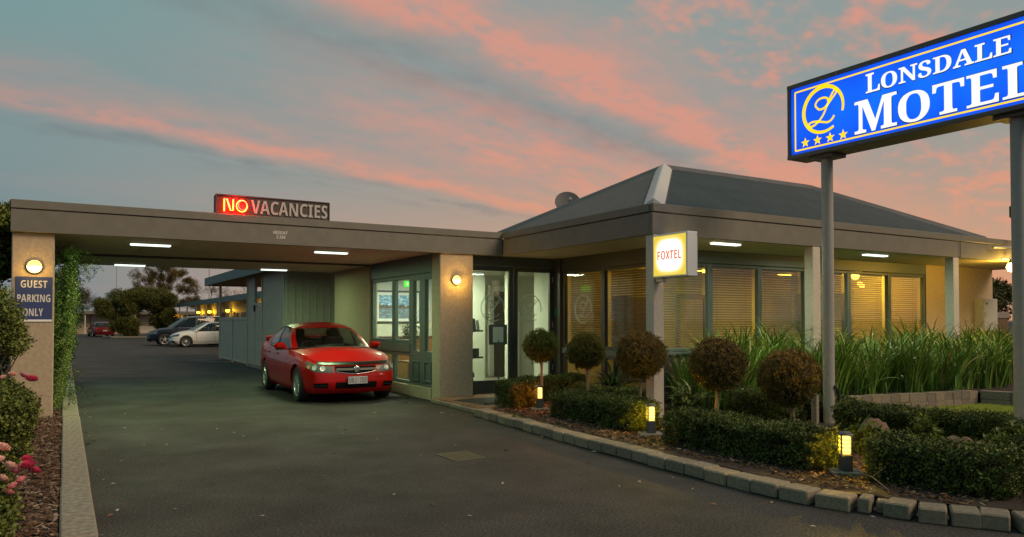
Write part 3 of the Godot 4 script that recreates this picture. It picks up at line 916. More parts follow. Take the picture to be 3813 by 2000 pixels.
	for i in 5:
		var pts := []
		var q := Vector3(0, 0.2, 0)
		var dd := Vector3(rf(-0.3, 0.3), 1, rf(-0.3, 0.3))
		for k in 12:
			pts.append(q)
			q += (dd + Vector3(sin(k * 1.4 + i), 0, cos(k * 1.1 + i * 2)) * 0.45).normalized() * 0.12
		obj("twig", mb().tube(pts, [0.009, 0.008, 0.007, 0.006, 0.005], 5), M.bark_pale, v)
	var fw := []; var ft := PackedColorArray()
	for i in 60:
		fw.append(turned(Vector3(rf(-0.16, 0.16), rf(0.35, 0.85), rf(-0.12, 0.12)), rf(0.7, 1.2)))
		ft.append(tinted(Color(0.10, 0.06, 0.025), Color(0.05, 0.05, 0.02)))
	copies("dried_stems", sprig(5, 0.12, 0.16, 0.04, 9), leafy("dry", 0.9, 0.1), fw, ft, v)
	# exit sign
	var e := thing("exit_sign", "small green glowing exit sign hanging in the reception", "sign", Vector3(6.62, 2.36, -15.55))
	obj("box", bx(Vector3.ZERO, Vector3(0.30, 0.14, 0.03), 0.006), glow("exit_glow", Color(0.25, 0.9, 0.08), 0.9, Color(0.1, 0.4, 0.05)), e)
	text("lettering", "EXIT", font("Droid Sans", 700), 0.09, 0.004, M.white, e, Vector3(0, -0.003, 0.018))
	obj("hanger", mb().tube([Vector3(0, 0.07, 0), Vector3(0, 0.33, 0)], [0.008], 6), M.white, e)
	var dl := thing("downlight", "small round lit downlight left of the exit sign", "ceiling light", Vector3(6.72, 2.69, -16.6))
	obj("lens", mb().lathe([Vector2(0.001, -0.01), Vector2(0.07, -0.01), Vector2(0.08, 0.03)], Vector3.ZERO, 16), glow("panel_glow", Color.WHITE, 1.0), dl)
	# brochure shelves by the door
	for i in 2:
		var s := thing("brochure_shelf", ["dark wall shelf of brochures seen through the left glass door", "lower dark wall shelf holding a small box behind the left door"][i], "shelf", Vector3(7.52, [1.30, 0.72][i], -14.6))
		obj("board", bb(Vector3(-0.02, 0, -0.16), Vector3(0.36, 0.04, 0.16), 0.004), M.charcoal, s)
		obj("bracket", bb(Vector3(-0.02, -0.25, -0.02), Vector3(0.02, 0, 0.02)), M.charcoal, s)
		if i == 0:
			for k in 4:
				var br := thing("brochure", ["white leaflet at the left end of the upper shelf", "grey leaflet second on the upper shelf", "dark leaflet third on the upper shelf", "pale leaflet at the right end of the upper shelf"][k], "brochure", Vector3(7.54 + k * 0.085, 1.345, -14.55), 0.0, "leaflets on the wall shelf")
				obj("cover", mb().box(Vector3(0, 0.1, 0), Vector3(0.075, [0.2, 0.24, 0.3, 0.22][k], 0.012), 0.002, Basis(Vector3.RIGHT, -0.2)), mat("leaf%d" % k, [L(0.7, 0.7, 0.66), L(0.35, 0.36, 0.36), L(0.10, 0.12, 0.14), L(0.6, 0.62, 0.55)][k], 0.5), br)
		else:
			var bxx := thing("small_box", "small dark box on the lower wall shelf", "box", Vector3(7.72, 0.765, -14.6))
			obj("body", bb(Vector3(-0.1, 0, -0.08), Vector3(0.1, 0.15, 0.08), 0.01), M.charcoal, bxx)
			obj("lid", bb(Vector3(-0.105, 0.151, -0.085), Vector3(0.105, 0.17, 0.085), 0.006), M.black, bxx)
	# upholstered chair just inside
	var a := thing("armchair", "dark upholstered chair just inside the left glass door", "chair", Vector3(7.1, 0.09, -14.0), 0.3)
	var am := mat("dark_leather", L(0.035, 0.04, 0.035), 0.5)
	obj("backrest", bx(Vector3(0, 0.45, -0.12), Vector3(0.32, 0.75, 0.14), 0.05), am, a)
	obj("seat", bx(Vector3(0, 0.33, 0.12), Vector3(0.34, 0.16, 0.34), 0.05), am, a)
	for q in [[-1, -1], [1, -1], [-1, 1], [1, 1]]: obj("leg", bx(Vector3(q[0] * 0.13, 0.125, q[1] * 0.13 + 0.08), Vector3(0.04, 0.25, 0.04), 0.004), M.black, a)
	# iron menu stand behind the doors
	var m := thing("menu_stand", "black wrought iron stand holding a framed sheet behind the doors", "stand", Vector3(7.86, 0.09, -13.75))
	obj("pole", mb().tube([Vector3(0, 0, 0), Vector3(0, 1.05, 0)], [0.014], 8), M.black, m)
	obj("foot", mb().tube([Vector3(-0.2, 0.01, 0.1), Vector3(0, 0.06, 0), Vector3(0.2, 0.01, 0.1)], [0.012], 6).tube([Vector3(0, 0.06, 0), Vector3(0, 0.01, -0.2)], [0.012], 6), M.black, m)
	var fr := obj("frame", bb(Vector3(-0.22, 0.95, -0.02), Vector3(0.22, 1.37, 0.0), 0.006), M.charcoal, m)
	obj("sheet", bb(Vector3(-0.13, 1.0, 0.001), Vector3(0.12, 1.32, 0.006)), mat("paper", L(0.6, 0.66, 0.64), 0.7), fr)
	for s in [-1.0, 1.0]:
		var pts := []
		for k in 15:
			var aa := k * 0.55
			pts.append(Vector3(s * (0.10 + cos(aa) * 0.06 * (1.0 - k / 20.0)), 1.44 + sin(aa) * 0.06 * (1.0 - k / 20.0), 0))
		obj("scroll", mb().tube(pts, [0.006], 5), M.black, m)

func lounge() -> void:
	var r := thing("lounge_room", "warm yellow lit lounge room behind the slatted blinds", "room")
	var wm: Material = M.lounge_wall
	obj("room_floor", bb(Vector3(9.12, -0.1, -14.2), Vector3(17.6, 0.1, ZW - 0.121)), M.carpet, r)
	obj("room_ceiling", bb(Vector3(9.12, 2.70, -14.2), Vector3(17.6, 2.76, ZW - 0.121)), wm, r)
	obj("back_wall", bb(Vector3(9.12, 0, -14.195), Vector3(17.6, 2.70, -14.0)), wm, r)
	obj("side_wall", bb(Vector3(17.44, 0, -14.0), Vector3(17.6, 2.70, ZW - 0.201)), wm, r)
	# wall screen and furniture that show through the blinds
	var tv := thing("wall_screen", "large dark flat screen on the lounge wall behind the right blinds", "screen", Vector3(17.2, 1.75, -12.6), deg_to_rad(-55))
	obj("panel", bx(Vector3(0, 0, 0), Vector3(1.75, 1.0, 0.06), 0.01), M.black, tv)
	obj("stand_bracket", bx(Vector3(0, 0, -0.2), Vector3(0.1, 0.3, 0.3), 0.01), M.charcoal, tv)
	var bk := thing("dark_cabinet", "tall dark cabinet in the lounge behind the corner window", "cabinet", Vector3(11.6, 0.1, -13.7))
	obj("carcass", bb(Vector3(-0.5, 0, -0.25), Vector3(0.5, 2.0, 0.25), 0.01), mat("dark_wood", L(0.05, 0.03, 0.018), 0.5), bk)
	obj("door", bb(Vector3(-0.48, 0.05, 0.252), Vector3(-0.005, 1.95, 0.27), 0.004), M.dark_wood, bk)
	obj("door", bb(Vector3(0.005, 0.05, 0.252), Vector3(0.48, 1.95, 0.27), 0.004), M.dark_wood, bk)
	var dr := thing("lounge_door", "pale panelled door in the lounge wall behind the second blind", "door", Vector3(13.6, 0.1, -13.99))
	obj("leaf", bb(Vector3(-0.4, 0, 0.0), Vector3(0.4, 2.0, 0.03)), mat("door_tan", L(0.34, 0.24, 0.11), 0.5), dr)
	obj("frame", bb(Vector3(-0.5, 0, 0.0), Vector3(-0.4, 2.1, 0.06), 0.005).box(Vector3(0.45, 1.05, 0.03), Vector3(0.1, 2.1, 0.06), 0.005).box(Vector3(0, 2.05, 0.03), Vector3(0.8, 0.1, 0.058), 0.005), M.dark_wood, dr)
	for i in 3:
		var t := thing("dining_table", ["dark dining table behind the second front blind", "dark dining table behind the middle eave post", "dark dining table in front of the wall screen"][i], "table", Vector3([11.9, 13.8, 16.0][i], 0.1, -11.6))
		obj("top", bb(Vector3(-0.45, 0.70, -0.4), Vector3(0.45, 0.74, 0.4), 0.01), M.dark_wood, t)
		for q in [[-1, -1], [1, -1], [-1, 1], [1, 1]]: obj("leg", bx(Vector3(q[0] * 0.4, 0.35, q[1] * 0.35), Vector3(0.05, 0.70, 0.05), 0.004), M.dark_wood, t)
	# glasses standing upside down on the right table
	var gl := mb().lathe([Vector2(0.035, 0.0), Vector2(0.055, 0.04), Vector2(0.05, 0.10), Vector2(0.006, 0.13), Vector2(0.006, 0.20), Vector2(0.04, 0.21)], Vector3.ZERO, 12).mesh()
	for i in 4:
		var g := obj("wine_glass", gl, mat("glass_brown", L(0.10, 0.06, 0.03), 0.1))
		g.position = Vector3(15.66 + i * 0.22, 0.842, -11.35)
		tag(g, ["wine glass at the left end of the row on the right table", "wine glass second from the left on the right table", "wine glass third from the left on the right table", "wine glass at the right end of the row on the right table"][i], "wine glass", "wine glasses on the lounge table")
	# lamps
	var pos := [Vector3(16.55, 2.44, -11.3), Vector3(16.85, 2.40, -11.45), Vector3(10.6, 2.25, -12.1)]
	for i in 3:
		var t := thing("pendant_lamp", ["bright yellow pendant lamp high behind the right blind", "fainter yellow pendant lamp just right of the brightest one behind the right blind", "yellow pendant lamp behind the corner window beside the square sign"][i], "pendant lamp", pos[i])
		obj("bulb", mb().lathe([Vector2(0.001, -0.06), Vector2(0.05, -0.045), Vector2(0.07, 0.0), Vector2(0.05, 0.05), Vector2(0.02, 0.07)], Vector3.ZERO, 14), glow("pendant_glow", Color(1.0, 0.78, 0.28), 3.0), t)
		obj("cord", mb().tube([Vector3(0, 0.07, 0), Vector3(0, 2.70 - pos[i].y, 0)], [0.006], 5), M.black, t)
		lamp(t, Vector3.ZERO, Color(1.0, 0.80, 0.20), 0.7, 0.05)
	for i in 2:
		var t := thing("lounge_ceiling_light", ["round lit ceiling light in the left half of the lounge", "round lit ceiling light in the right half of the lounge"][i], "ceiling light", Vector3([12.4, 15.2][i], 2.68, -12.4))
		obj("diffuser", mb().lathe([Vector2(0.001, -0.05), Vector2(0.14, -0.045), Vector2(0.17, 0.0)], Vector3.ZERO, 20), glow("pendant_glow", Color.WHITE, 1.0), t)
		area(t, Vector3(0, -0.06, 0), Vector2(0.3, 0.3), Color(1.0, 0.82, 0.18), [1.25, 2.8][i])

# ---------------------------------------------------------------- shed with corrugated walls up the drive
func ribbed(a: Vector3, along: Vector3, out: Vector3, w: float, h: float, pitch: float, amp: float) -> MB:
	var m := mb()
	var lo := PackedVector3Array(); var hi := PackedVector3Array()
	var n := int(w / pitch)
	for i in n:
		for q in [[0.0, 0.0], [0.30, 0.0], [0.38, 1.0], [0.92, 1.0]]:
			var p: Vector3 = a + along * (i + q[0]) * pitch + out * q[1] * amp
			lo.append(p); hi.append(p + Vector3.UP * h)
	lo.append(a + along * n * pitch); hi.append(lo[lo.size() - 1] + Vector3.UP * h)
	m.grid([lo, hi], out.dot(along.cross(Vector3.UP)) < 0)
	return m

func shed() -> void:
	var s := thing("ribbed_shed", "grey ribbed metal shed beside the drive with blue-grey roof edge", "shed")
	var X := 5.4
	# panel facing the road with cover battens
	obj("front_panel", bb(Vector3(X, 0, -21.75), Vector3(7.2, 3.0, -21.6)), M.shed_panel, s)
	for i in 9:
		obj("batten", bb(Vector3(X + 0.02 + i * 0.205, 0, -21.6), Vector3(X + 0.055 + i * 0.205, 2.99, -21.575), 0.004), M.shed_panel, s)
	# tall ribbed side wall with a door
	obj("side_wall", ribbed(Vector3(X, 0.1, -21.76), Vector3.FORWARD, Vector3.LEFT, 2.62, 2.95, 0.13, 0.022), M.sheet_grey, s)
	var d := obj("door", ribbed(Vector3(X, 0.1, -24.55), Vector3.FORWARD, Vector3.LEFT, 0.92, 1.92, 0.13, 0.022), M.sheet_grey, s)
	obj("door_rail", bb(Vector3(X - 0.05, 2.03, -25.5), Vector3(X - 0.01, 2.12, -24.5), 0.006), M.sheet_grey, d)
	obj("opening", bb(Vector3(X + 0.3, 2.0, -25.5), Vector3(X + 0.35, 3.0, -24.4)), M.fence_timber, s)
	obj("bolt", bx(Vector3(X - 0.06, 1.95, -25.45), Vector3(0.05, 0.22, 0.05), 0.01), M.black, s)
	obj("side_wall", ribbed(Vector3(X, 0.1, -25.55), Vector3.FORWARD, Vector3.LEFT, 1.05, 2.98, 0.13, 0.022), M.sheet_grey, s)
	obj("inner_wall", bb(Vector3(X + 0.02, 0, -26.6), Vector3(X + 0.05, 2.9, -25.55)), M.sheet_grey, s)
	for z in [-21.72, -24.46, -25.52, -26.66]:
		obj("post", bb(Vector3(X - 0.05, 0, z - 0.04), Vector3(X + 0.04, 3.0, z + 0.04), 0.004), M.sheet_grey, s)
	obj("base_strip", bb(Vector3(X - 0.03, 0, -26.6), Vector3(X + 0.03, 0.1, -21.78)), M.concrete, s)
	# gate-height fence beyond
	var f := thing("ribbed_fence", "waist-high grey ribbed metal fence beyond the shed", "fence")
	for i in 2:
		var z: float = [-26.75, -29.35][i]
		obj("panel", ribbed(Vector3(X, 0.12, z), Vector3.FORWARD, Vector3.LEFT, 2.5, 1.45, 0.125, 0.02), M.sheet_grey, f)
		obj("rail", bb(Vector3(X - 0.04, 1.57, z - 2.56), Vector3(X + 0.02, 1.66, z + 0.04), 0.006), M.sheet_grey, f)
		obj("rail", bb(Vector3(X - 0.04, 0.06, z - 2.56), Vector3(X + 0.02, 0.12, z + 0.04), 0.006), M.sheet_grey, f)
	for z in [-29.3, -31.95]:
		obj("post", bb(Vector3(X - 0.055, 0, z - 0.04), Vector3(X + 0.03, 1.70 if z > -30 else 3.1, z + 0.04), 0.006), M.sheet_grey, f)
	# roof with deep edge board
	var re := mottled("roof_edge", L(0.12, 0.15, 0.155), 0.55, 0.1, 1.0, 0.02, 55)
	obj("roof_edge", bb(Vector3(5.0, 2.98, -33.4), Vector3(5.06, 3.30, -20.0), 0.006), re, s)
	obj("roof_edge", bb(Vector3(5.061, 2.98, -33.4), Vector3(8.6, 3.30, -33.34), 0.006), re, s)
	obj("roof_edge", bb(Vector3(5.061, 3.0, -20.05), Vector3(8.6, 3.28, -19.99), 0.006), re, s)
	obj("soffit", bb(Vector3(5.061, 3.02, -33.33), Vector3(8.6, 3.05, -20.06)), M.fence_timber, s)
	obj("roof_sheet", bb(Vector3(5.061, 3.24, -33.33), Vector3(8.6, 3.27, -20.06)), M.roof_iron, s)
	obj("end_post", bb(Vector3(8.4, 0, -33.3), Vector3(8.5, 3.0, -33.2)), M.sheet_grey, s)

# ---------------------------------------------------------------- lamps on the walls
func bulkhead(at: Vector3, label: String, e := 0.55, face := Basis.IDENTITY) -> void:
	var t := thing("wall_lamp", label, "wall lamp", at, 0.0, "round wall lamps")
	t.basis = face.scaled(Vector3.ONE * (0.80 if at.x < 0.0 else 0.74))
	var fz := Basis(Vector3.RIGHT, PI / 2)
	obj("base", mb().lathe([Vector2(0.001, 0.03), Vector2(0.13, 0.03), Vector2(0.14, 0.015), Vector2(0.14, 0.0)], Vector3.ZERO, 24, fz), M.charcoal, t)
	obj("globe", mb().lathe([Vector2(0.001, 0.105), Vector2(0.05, 0.10), Vector2(0.09, 0.08), Vector2(0.115, 0.05), Vector2(0.12, 0.031)], Vector3.ZERO, 24, fz), glow("globe_glow", Color(1.0, 0.86, 0.50), 2.4), t)
	# louvred half cover over the top
	for i in 5:
		var y := 0.012 + i * 0.024
		var hw := sqrt(maxf(0.0, 0.125 * 0.125 - y * y))
		var rows := []
		for k in 2:
			var r := PackedVector3Array()
			for j in 9:
				var a := PI * j / 8.0
				r.append(Vector3(cos(a) * hw, y + k * 0.015, 0.035 + sin(a) * 0.078 * (hw / 0.125) + 0.006))
			rows.append(r)
		obj("louvre", mb().grid(rows), mat("brass_cover", L(0.45, 0.33, 0.10), 0.4, 0.3), t)
	lamp(t, Vector3(0, -0.02, 0.09), Color(1.0, 0.76, 0.28), e * 0.75, 0.06)

func wall_lamps() -> void:
	bulkhead(Vector3(-0.385, 2.34, -13.03), "round yellow wall lamp above the blue sign on the left column", 0.15)
	bulkhead(Vector3(6.49, 2.33, -12.99), "round yellow wall lamp on the pillar left of the entrance doors", 0.5)
	var fl := thing("floodlight", "grey floodlight on a bent conduit at the right end of the roof", "floodlight", Vector3(17.55, 3.3, -8.43))
	obj("conduit", mb().tube([Vector3(-0.7, -0.2, 0.03), Vector3(0.0, -0.18, 0.05), Vector3(0.06, -0.15, 0.06), Vector3(0.07, 0.50, 0.06)], [0.022], 8), M.steel, fl)
	obj("head", bx(Vector3(0.07, 0.60, 0.06), Vector3(0.12, 0.26, 0.12), 0.02), M.charcoal, fl)
	obj("drop", mb().tube([Vector3(0.07, -0.1, 0.06), Vector3(0.05, -0.35, 0.05), Vector3(-0.05, -0.43, 0.03), Vector3(-0.35, -0.42, 0.02)], [0.018], 8), M.steel, fl)
	var sp := thing("security_lamp", "bright yellow round lamp hanging below the roof edge at the far right", "lamp", Vector3(17.56, 2.70, -8.38))
	obj("globe", mb().lathe([Vector2(0.001, -0.11), Vector2(0.075, -0.085), Vector2(0.11, 0.0), Vector2(0.075, 0.085), Vector2(0.001, 0.11)], Vector3.ZERO, 16), glow("security_glow", Color(1.0, 0.88, 0.45), 6.0), sp)
	obj("holder", mb().tube([Vector3(0, 0.08, 0), Vector3(-0.02, 0.16, 0)], [0.05], 10), M.charcoal, sp)
	lamp(sp, Vector3.ZERO, Color(1.0, 0.78, 0.30), 1.7, 0.06)

# ---------------------------------------------------------------- signs
func signs() -> void:
	var serif := font("Droid Serif", 700)
	var bold := font("Droid Sans", 700)
	# no vacancies sign on the canopy roof
	var n := thing("vacancy_sign", "dark box sign on the canopy roof with glowing red neon NO", "sign", Vector3(0, 3.29, ZC - 0.05))
	obj("box", bb(Vector3(2.10, 0, -0.16), Vector3(4.00, 0.33, 0.0), 0.012), mat("sign_black", L(0.055, 0.045, 0.037), 0.6), n)
	obj("rim", bb(Vector3(2.10, 0.315, -0.005), Vector3(4.00, 0.335, 0.02), 0.004).box(Vector3(2.11, 0.16, 0.008), Vector3(0.02, 0.31, 0.024), 0.004).box(Vector3(3.99, 0.16, 0.008), Vector3(0.02, 0.31, 0.024), 0.004), M.sign_black, n)
	obj("red_panel", bb(Vector3(2.13, 0.015, 0.001), Vector3(2.645, 0.30, 0.006)), mat("sign_red", L(0.11, 0.012, 0.01), 0.5), n)
	text_fit("lettering", "VACANCIES", bold, 2.665, 3.955, 0.045, 0.275, 0.012, mat("letter_grey", L(0.42, 0.40, 0.38), 0.6), n, Vector3(0, 0, 0.012))
	var neon := glow("neon_glow", Color(1.0, 0.50, 0.03), 5.0)
	var halo := glow("neon_halo_glow", Color(1.0, 0.02, 0.01), 2.4)  # for red tubes added beside the neon, standing in for its halo
	var z := 0.035
	for k in 2:
		var o := Vector3(0.012 * k - 0.03, 0.012 * k, z)
		obj("neon_or_halo_tube", mb().tube([o + Vector3(2.26, 0.05, 0), o + Vector3(2.26, 0.255, 0), o + Vector3(2.30, 0.255, 0), o + Vector3(2.36, 0.07, 0), o + Vector3(2.40, 0.07, 0), o + Vector3(2.40, 0.255, 0)], [0.0075], 8), neon if k == 0 else halo, n)
		var ring := []
		for i in 25: ring.append(o + Vector3(2.54 + cos(TAU * i / 24) * (0.085 - 0.02 * k), 0.155 + sin(TAU * i / 24) * (0.095 - 0.02 * k), 0))
		obj("neon_or_halo_tube", mb().tube(ring, [0.0075], 8, false), neon if k == 0 else halo, n)
	for x in [2.30, 2.42, 2.54]:
		lamp(n, Vector3(x, 0.155, z + 0.03), Color(1.0, 0.05, 0.02), 0.22, 0.03)
	# guest parking sign on the column
	var g := thing("parking_sign", "blue sign on the left column reading guest parking only", "sign", Vector3(-0.385, 1.86, -13.03))
	obj("board", bx(Vector3(0, 0, 0.006), Vector3(0.46, 0.66, 0.012), 0.003), mat("sign_blue", L(0.03, 0.05, 0.15), 0.5), g)
	obj("bottom_strip", bx(Vector3(0, -0.313, 0.0135), Vector3(0.455, 0.03, 0.003)), M.white, g)
	for i in 3:
		text_fit("lettering", ["GUEST", "PARKING", "ONLY"][i], bold, [-0.165, -0.205, -0.135][i], [0.165, 0.205, 0.115][i], 0.165 - i * 0.205, 0.275 - i * 0.205, 0.004, M.letter_white, g, Vector3(0, 0, 0.013))
	# square lightbox on the eave post
	var f := thing("lightbox_sign", "square glowing yellow and white lightbox on the corner eave post", "sign", Vector3(7.55, 2.487, -8.085))
	obj("casing", bb(Vector3(-0.10, -0.315, -0.36), Vector3(0.10, 0.315, 0.36), 0.008), M.white, f)
	# face print: white patch fading to yellow at the rim, lit from inside
	var im := Image.create(128, 112, false, Image.FORMAT_RGB8)
	for y in 112:
		for x in 128:
			var p := Vector2((x - 63.5) / 64.0, (y - 55.5) / 56.0)
			var dd := pow(pow(absf(p.x), 3.2) + pow(absf(p.y), 3.2), 1.0 / 3.2)
			var c := Color(1.0, 0.98, 0.96).lerp(Color(1.0, 0.72, 0.42), smoothstep(0.70, 0.86, dd)).lerp(Color(0.70, 0.62, 0.22), smoothstep(0.82, 1.0, dd))
			im.set_pixel(x, y, c)
	var fm := mat("lightbox_face", Color.BLACK, 0.4)
	fm.emission_enabled = true
	fm.emission_operator = BaseMaterial3D.EMISSION_OP_MULTIPLY
	fm.emission = Color.WHITE; fm.emission_energy_multiplier = 1.15
	fm.emission_texture = ImageTexture.create_from_image(im)
	for s in [-1.0, 1.0]:
		var q := mb()
		var pts := [Vector3(s * 0.103, 0.29, -0.335), Vector3(s * 0.103, 0.29, 0.335), Vector3(s * 0.103, -0.29, 0.335), Vector3(s * 0.103, -0.29, -0.335)]
		if s > 0: pts = [pts[1], pts[0], pts[3], pts[2]]
		q.quad(pts[0], pts[1], pts[2], pts[3])
		var face := obj("lit_face", q, fm, f)
		var b := Basis(Vector3(0, 0, -s), Vector3.UP, Vector3(s, 0, 0))
		text_fit("lettering", "FOXTEL", bold, -0.245, 0.245, -0.06, 0.07, 0.004, glow("orange_glow", Color(0.92, 0.34, 0.02), 0.75, Color(0.5, 0.12, 0.02)), face, Vector3(s * 0.107, 0.0, 0), b)
		area(f, Vector3(s * 0.13, 0, 0), Vector2(0.66, 0.58), Color(1.0, 0.88, 0.62), 0.35, Basis(Vector3.UP, -s * PI / 2))
	for y in [0.27, -0.27]:
		for zz in [-0.2, 0.2]:
			obj("screw", bx(Vector3(zz * 0.42, y, 0.362), Vector3(0.012, 0.012, 0.006), 0.002), M.steel, f)
	obj("bracket", bb(Vector3(0.0, -0.37, -0.42), Vector3(0.09, -0.316, -0.25), 0.006), M.steel, f)
	# tall blue sign on two poles
	var t := thing("motel_sign", "tall blue lit motel sign with white lettering on two grey poles", "sign", Vector3(9.2, 0, 0))
	var z0 := -7.42; var z1 := -3.62; var yb := 3.92; var yt := 5.02
	obj("casing", bb(Vector3(0.012, yb, z0), Vector3(0.40, yt, z1), 0.006), M.sign_frame, t)
	var fr := mb()
	for q in [[yt - 0.03, z0, z1, 0.06], [yb + 0.03, z0, z1, 0.06]]:
		fr.box(Vector3(0.0, q[0], (z0 + z1) * 0.5), Vector3(0.05, 0.06, z1 - z0 + 0.02), 0.006)
	for zz in [z0 + 0.02, z1 - 0.02]: fr.box(Vector3(0.0, (yb + yt) * 0.5, zz), Vector3(0.048, yt - yb - 0.12, 0.05), 0.006)
	obj("frame", fr, M.sign_frame, t)
	# the acrylic face glows unevenly where the tubes behind it stand
	var fi := Image.create(256, 80, false, Image.FORMAT_RGB8)
	for y in 80:
		for x in 256:
			var u := x / 255.0
			var w := y / 79.0
			var e := 0.62 + 0.38 * pow(sin(PI * clampf(w, 0.04, 0.96)), 0.7)
			e *= 0.78 + 0.22 * smoothstep(0.0, 0.35, u)
			e *= 0.94 + 0.06 * sin(u * 38.0)
			fi.set_pixel(x, y, Color(0.0, 0.40, 1.0).lerp(Color(0.0, 0.20, 0.74), clampf(1.55 - 1.6 * e, 0, 1)))
	var bm := mat("blue_face", Color(0.0, 0.02, 0.1), 0.25)
	bm.emission_enabled = true
	bm.emission_operator = BaseMaterial3D.EMISSION_OP_MULTIPLY
	bm.emission = Color.WHITE; bm.emission_energy_multiplier = 0.75
	bm.emission_texture = ImageTexture.create_from_image(fi)
	var q2 := mb()
	q2.quad(Vector3(0.006, yt - 0.05, z0 + 0.04), Vector3(0.006, yt - 0.05, z1 - 0.04), Vector3(0.006, yb + 0.05, z1 - 0.04), Vector3(0.006, yb + 0.05, z0 + 0.04))
	obj("lit_face", q2, bm, t)
	area(t, Vector3(-0.06, (yb + yt) * 0.5, (z0 + z1) * 0.5), Vector2(z1 - z0 - 0.1, 0.95), Color(0.35, 0.55, 1.0), 0.5, Basis(Vector3.UP, PI / 2))
	# print on the face, in the face's own plane: x runs along the sign
	var fb := Basis(Vector3(0, 0, 1), Vector3.UP, Vector3(-1, 0, 0))
	var yellow := glow("yellow_glow", Color(0.98, 0.80, 0.0), 0.72, Color(0.9, 0.75, 0.05))
	var white := glow("white_glow", Color(0.90, 0.90, 0.90), 0.75)
	var dark := mat("letter_edge", L(0.02, 0.06, 0.03), 0.5)
	var o := Vector3(0.003, 0, 0)
	var line := mb()
	for qq in [[z0 + 0.115, z1 - 0.115, yt - 0.125], [z0 + 0.115, z1 - 0.115, yb + 0.115]]:
		line.box(Vector3(0.002, qq[2], (qq[0] + qq[1]) * 0.5), Vector3(0.004, 0.022, qq[1] - qq[0]))
	for zz in [z0 + 0.12, z1 - 0.12]: line.box(Vector3(0.002, (yb + yt) * 0.5 - 0.005, zz), Vector3(0.0035, yt - yb - 0.25, 0.022))
	obj("border_line", line, yellow, t)
	frosted_mark(t, Vector3(0.003, 4.54, -6.83), 0.345, fb, yellow, "emblem", 0.004)
	for i in 4:
		var star := PackedVector2Array()
		for k in 10:
			var a := PI / 2 + TAU * k / 10.0
			star.append(Vector2(cos(a), sin(a)) * (0.074 if k % 2 == 0 else 0.030))
		obj("star", mb().prism(star, 0.004, Vector3(0.003, 4.125 - i * 0.004, -7.13 + i * 0.205), fb), yellow, t)
	for w in [["L", -6.165, -5.965, 4.590, 4.845], ["ONSDALE", -5.945, -4.365, 4.587, 4.795], ["M", -6.335, -5.735, 4.070, 4.510], ["OTEL", -5.715, -4.10, 4.062, 4.455]]:
		text_fit("lettering", w[0], serif, w[1], w[2], w[3], w[4], 0.006, white, t, Vector3(-0.001, 0, 0), fb)
		text_fit("letter_edge", w[0], serif, w[1] - 0.008, w[2] + 0.012, w[3] - 0.012, w[4] + 0.008, 0.003, dark, t, Vector3(0.003, 0, 0), fb)
	for i in 2:
		var z2: float = [-6.92, -4.40][i]
		obj("pole", mb().tube([Vector3(0.2, -0.05, z2), Vector3(0.2, yb - 0.03, z2)], [0.08], 24), M.pole_grey, t)
		obj("mounting_plate", bb(Vector3(0.05, yb - 0.05, z2 - 0.2), Vector3(0.36, yb - 0.002, z2 + 0.2), 0.005), M.sign_frame, t)
	obj("weather_cable", mb().tube([Vector3(0.2, 0.62, -6.83), Vector3(0.26, 0.55, -6.81), Vector3(0.30, 0.3, -6.83), Vector3(0.27, 0.1, -6.85)], [0.02], 8), M.black, t)
	# grey meter box at the right end of the wall
	var m := thing("meter_box", "pale grey metal meter box on the cream wall at the far right", "meter box", Vector3(19.85, 1.27, ZW + 0.012))
	obj("cabinet", bb(Vector3(-0.36, 0, 0), Vector3(0.30, 0.82, 0.22), 0.01), mat("meter_grey", L(0.36, 0.37, 0.34), 0.5), m)
	obj("door", bb(Vector3(-0.34, 0.02, 0.222), Vector3(0.28, 0.80, 0.235), 0.004), M.meter_grey, m)
	obj("handle", bx(Vector3(-0.30, 0.42, 0.245), Vector3(0.03, 0.12, 0.03), 0.01), M.steel, m)
	obj("door_label", bx(Vector3(-0.22, 0.70, 0.237), Vector3(0.10, 0.05, 0.002)), mat("label_green", L(0.04, 0.14, 0.07), 0.6), m)
	var st := thing("door_sticker", "small green square sticker on the post right of the entrance", "sticker", Vector3(XW - 0.052, 1.72, -13.2))
	obj("patch", bx(Vector3.ZERO, Vector3(0.003, 0.14, 0.12)), mat("sticker_green", L(0.02, 0.19, 0.09), 0.5), st)
	obj("edge", bx(Vector3(0.0005, 0, 0), Vector3(0.002, 0.15, 0.13)), M.label_green, st)

